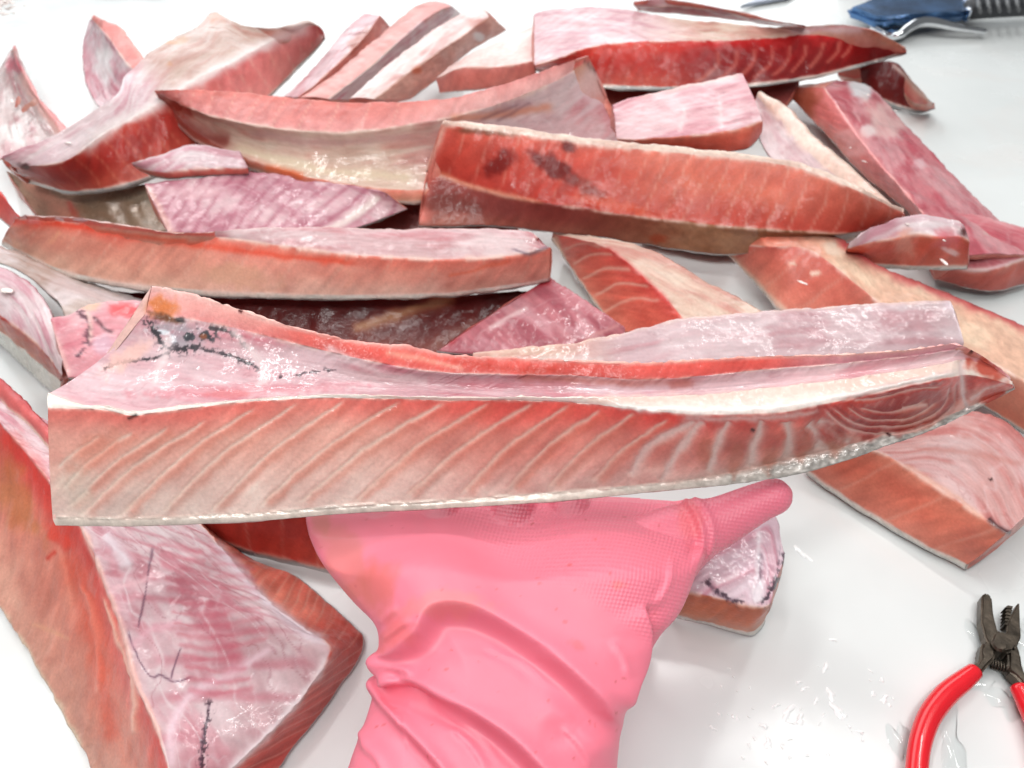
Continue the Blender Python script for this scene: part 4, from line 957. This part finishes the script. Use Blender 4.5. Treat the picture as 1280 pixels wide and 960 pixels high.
    L.new(nz.outputs['Fac'], b2.inputs['Height']); L.new(bp.outputs[0], b2.inputs['Normal']); L.new(b2.outputs[0], b.inputs['Normal'])
    o = link('gloved_hand', me, m); o.location = ctr
    tag(o, 'hand in a wrinkled pink rubber glove holding up the long striped fish slice', 'gloved hand')
glove()
# ------------------------------------------------------------------ tools
def plate(name, pts, z0, z1, mat, parent, bev=.0008, off=(0, 0, 0), seg=3, smooth=False):
    """solid cut to an outline; (px, py) corners are laid on the board"""
    zc = (z0+z1)/2
    P = [at(p[0], p[1], zc) for p in pts]
    bm = bmesh.new()
    f = bm.faces.new([bm.verts.new((p[0]-off[0], p[1]-off[1], z1-off[2])) for p in P]); f.normal_update()
    if f.normal.z < 0: f.normal_flip()
    r = bmesh.ops.extrude_face_region(bm, geom=[f])
    for v in r['geom']:
        if isinstance(v, bmesh.types.BMVert): v.co.z = z0-off[2]
    bmesh.ops.recalc_face_normals(bm, faces=bm.faces)
    if bev: bmesh.ops.bevel(bm, geom=list(bm.edges), offset=bev, segments=seg, affect='EDGES', clamp_overlap=True)
    for f in bm.faces: f.smooth = True
    me = bpy.data.meshes.new(name); bm.to_mesh(me); bm.free()
    me.set_sharp_from_angle(angle=math.radians(50))
    return link(name, me, mat, parent)
def tube(name, pts, radii, mat, parent, off=(0, 0, 0), n=24, m=40):
    P = curve(pts, m); r = np.interp(np.linspace(0, 1, m), np.linspace(0, 1, len(radii)), radii)
    L = np.concatenate([[0], np.cumsum(np.linalg.norm(np.diff(P, axis=0), axis=1))])
    for e in (L, L[-1]-L): r = r*np.where(e < r*.6, np.sqrt(np.clip(1-(1-e/(r*.6))**2, .03, 1)), 1)
    V, F = tube_quads(P-np.array(off), r, n)
    me = bpy.data.meshes.new(name); me.from_pydata(V.tolist(), [], F); me.update()
    me.polygons.foreach_set('use_smooth', [True]*len(me.polygons))
    return link(name, me, mat, parent)
steel = plain('rusty_steel', (.085, .068, .052), .38, .75, var=.5, vscale=160, bump=(500, .4, .0005))
red = plain('red_vinyl', (.72, .012, .022), .22, 0, .5, .4, var=.06, vscale=60, bump=(120, .06, .0006))
chrome = plain('chrome', (.75, .76, .78), .12, 1.0, var=.05)
darkm = plain('dark_rubber', (.035, .037, .042), .5, 0, var=.2)
blue = plain('blue_steel', (.07, .17, .36), .2, .75, .5, .6, var=.5, vscale=35, bump=(60, .3, .002))
grey = plain('grey_blade', (.35, .38, .45), .3, .6, var=.2)

o = at(1248, 830, 0)
pl = thing('pliers', 'small rusty pliers with red handles lying open on the wet white board', 'pliers', None, o)
j = plate('jaw', [(1224,748),(1231,744),(1237,750),(1239,772),(1244,792),(1250,800),(1246,812),(1234,814),(1228,800),(1223,780)], .0030, .0095, steel, pl, .0009, o)
j2 = plate('jaw', [(1268,759),(1271,757),(1272,785),(1273,800),(1268,812),(1258,814),(1250,806),(1255,792),(1256,782)], .0030, .0095, steel, pl, .0009, o)
for k in range(6): plate('tooth', [(1254.2+k*.1-1.6,784-k*4.2),(1257+k*1.1,785.5-k*4.2),(1257.6+k*1.1,782.6-k*4.2),(1255+k*.7-1.6,781.4-k*4.2)], .0034, .0090, steel, j2, 0, o)
plate('joint', [(1233,806),(1238,795),(1247,793),(1254,797),(1262,806),(1266,814),(1262,820),(1252,822),(1244,818),(1236,814)], .0015, .0110, steel, pl, .0012, o)
bm = bmesh.new(); bmesh.ops.create_cone(bm, segments=24, radius1=.0032, radius2=.0026, depth=.0016, cap_ends=True)
me = bpy.data.meshes.new('rivet'); bm.to_mesh(me); bm.free(); rv = link('rivet', me, steel, pl); rv.location = Vector(at(1249,806,.0117))-Vector(o)
plate('handle_arm', [(1236,806),(1226,806),(1221,816),(1222,826),(1217,834),(1212,838),(1224,846),(1230,838),(1240,828),(1242,814)], .0020, .0098, steel, pl, .0012, o)
plate('handle_arm', [(1256,812),(1267,808),(1272,822),(1274,838),(1282,856),(1276,862),(1266,850),(1256,842),(1256,828)], .0020, .0098, steel, pl, .0012, o)
z = .0075
tube('handle_grip', [at(1222,836,z),at(1205,850,z),at(1183,868,z),at(1163,894,z),at(1152,922,z),at(1147,950,z),at(1145,985,z),at(1146,1010,z)], [.0036,.0046,.0050,.0050,.0048,.0046,.0046,.0044], red, pl, o)
tube('handle_grip', [at(1270,854,z),at(1284,880,z),at(1298,910,z),at(1308,945,z),at(1312,990,z)], [.0036,.0046,.0050,.0048,.0044], red, pl, o)
a, b = np.array(at(1238,829,.006)), np.array(at(1257,835,.006))
ax = b-a; per = np.array((-ax[1], ax[0], 0)); per /= np.linalg.norm(per)
sp = [tuple(a+ax*t+.0022*(math.cos(t*2*math.pi*5.5)*per+math.sin(t*2*math.pi*5.5)*np.array((0, 0, 1)))) for t in np.linspace(0, 1, 70)]
tube('spring', sp, [.00042, .00042], steel, pl, o, 8, 200)

o = at(1180, 20, 0)
tl = thing('hand_tool', 'blue hand tool with a black ribbed grip and bright steel lever, top right', 'hand tool', None, o)
plate('tool_body', [(1056,15),(1075,8),(1098,-3),(1140,-14),(1200,-14),(1214,2),(1218,13),(1208,22),(1165,24),(1120,28),(1092,29),(1074,21)], .012, .024, blue, tl, .005, o, 4)
tube('tool_grip', [at(1206,12,.022),at(1240,9,.022),at(1320,5,.022)], [.012,.012,.012], darkm, tl, o)
for k in range(7): tube('grip_rib', [at(1222+k*12,-.6-k*.6,.036),at(1224+k*12,8-k*.6,.038),at(1226+k*12,18-k*.6,.030)], [.0022,.0024,.0022], plain('rib_rubber', (.12,.125,.13), .4) if k == 0 else bpy.data.materials['rib_rubber'], tl, o, 10, 12)
plate('steel_collar', [(1196,-6),(1210,2),(1220,12),(1212,22),(1205,18),(1207,8)], .010, .028, chrome, tl, .002, o)
tube('steel_lever', [at(1112,46,.006),at(1124,44,.010),at(1134,36,.014),at(1148,29,.016),at(1166,28,.016),at(1200,35,.012),at(1234,40,.008)], [.004,.0052,.0060,.0058,.0044,.0036,.0034], chrome, tl, o)
plate('steel_tip', [(1086,34),(1112,30),(1134,36),(1124,48),(1108,46)], .003, .010, chrome, tl, .002, o)
o = at(955, 3, 0)
bl = thing('blade', 'thin grey blade lying flat at the top edge behind the deep red slice', 'blade', None, o)
plate('steel_blade', [(925,9),(950,4),(985,-2),(1000,-12),(960,-14),(945,0)], .002, .006, grey, bl, .0008, o)

# ------------------------------------------------------------------ scraps and water on the board
rs = random.Random(3)
def splat(x, y, r, hgt, bm, el=1.0, rot=0.0):
    n = 36; c = np.array(at(x, y, 0)); ph = rs.uniform(0, 6)
    ring = []; ring2 = []
    for k in range(n):
        a = 2*math.pi*k/n; rr = r*(1+.35*math.sin(a*2+ph)+.22*math.sin(a*3+ph*2)+.12*math.sin(a*5+ph*3)+.07*math.sin(a*9+ph*5))
        u, v = rr*math.cos(a)*el, rr*math.sin(a)
        dx, dy = u*math.cos(rot)-v*math.sin(rot), u*math.sin(rot)+v*math.cos(rot)
        ring.append(bm.verts.new((c[0]+dx, c[1]+dy, .0001))); ring2.append(bm.verts.new((c[0]+dx*.62, c[1]+dy*.62, hgt*.8)))
    top = bm.verts.new((c[0], c[1], hgt))
    for k in range(n):
        bm.faces.new((ring[k], ring[(k+1) % n], ring2[(k+1) % n], ring2[k])); bm.faces.new((ring2[k], ring2[(k+1) % n], top))
bm = bmesh.new()
for x, y, r, el, rot in ((1003,692,.0030,2.4,2.2),(1032,834,.0018,2.6,1.2),(1042,800,.0016,1.6,0),(1038,868,.0024,2.2,2.0),(1046,888,.0028,2.6,2.3),(998,853,.0014,1.5,0),(1105,874,.0022,1.6,.5),(1102,850,.0015,1.4,0),(970,882,.0016,1.8,.4),(985,890,.0030,2.0,.8),(1000,900,.0028,1.6,.6),(955,908,.0020,1.4,0),(916,896,.0014,1.2,0),(1075,915,.0016,1.5,0),(960,930,.0022,2.0,1.4)):
    splat(x, y, r*.62, .0008, bm, el, rot)
for k in range(46):
    x = rs.gauss(985, 60); y = rs.gauss(900, 38)
    splat(x, y, rs.uniform(.0003, .0009), .0005, bm, rs.uniform(1, 2.2), rs.uniform(0, 3))
me = bpy.data.meshes.new('fat_scraps'); bm.to_mesh(me); bm.free(); me.polygons.foreach_set('use_smooth', [True]*len(me.polygons))
fs_ = link('fat_scraps', me, plain('white_fat', (.84, .85, .85), .12, 0, .5, .5, var=.04)); tag(fs_, 'tiny white scraps and drops scattered on the board between glove and pliers', 'fat scraps', kind='stuff')
# films of water standing round the pliers
m, t, b = new_mat('water'); N, L = t.nodes, t.links
tr = N.new('ShaderNodeBsdfTransparent'); gl = N.new('ShaderNodeBsdfGlossy'); gl.inputs['Roughness'].default_value = .04
lw = N.new('ShaderNodeFresnel'); lw.inputs['IOR'].default_value = 1.33; mx = N.new('ShaderNodeMixShader')
L.new(lw.outputs[0], mx.inputs[0]); L.new(tr.outputs[0], mx.inputs[1]); L.new(gl.outputs[0], mx.inputs[2])
L.new(mx.outputs[0], N['Material Output'].inputs['Surface'])
bm = bmesh.new()
for x, y, r, el, rot in ((1244,840,.009,1.6,.6),(1190,930,.006,2.6,1.2),(1128,930,.004,3.0,1.5),(1262,880,.006,1.6,.3),(1228,800,.005,2.2,1.4),(1286,800,.006,2.2,1.5)):
    splat(x, y, r, .0012, bm, el, rot)
me = bpy.data.meshes.new('water_film'); bm.to_mesh(me); bm.free(); me.polygons.foreach_set('use_smooth', [True]*len(me.polygons))
wf = link('water_film', me, m); tag(wf, 'clear puddles of water on the white board round the pliers', 'water', kind='stuff')
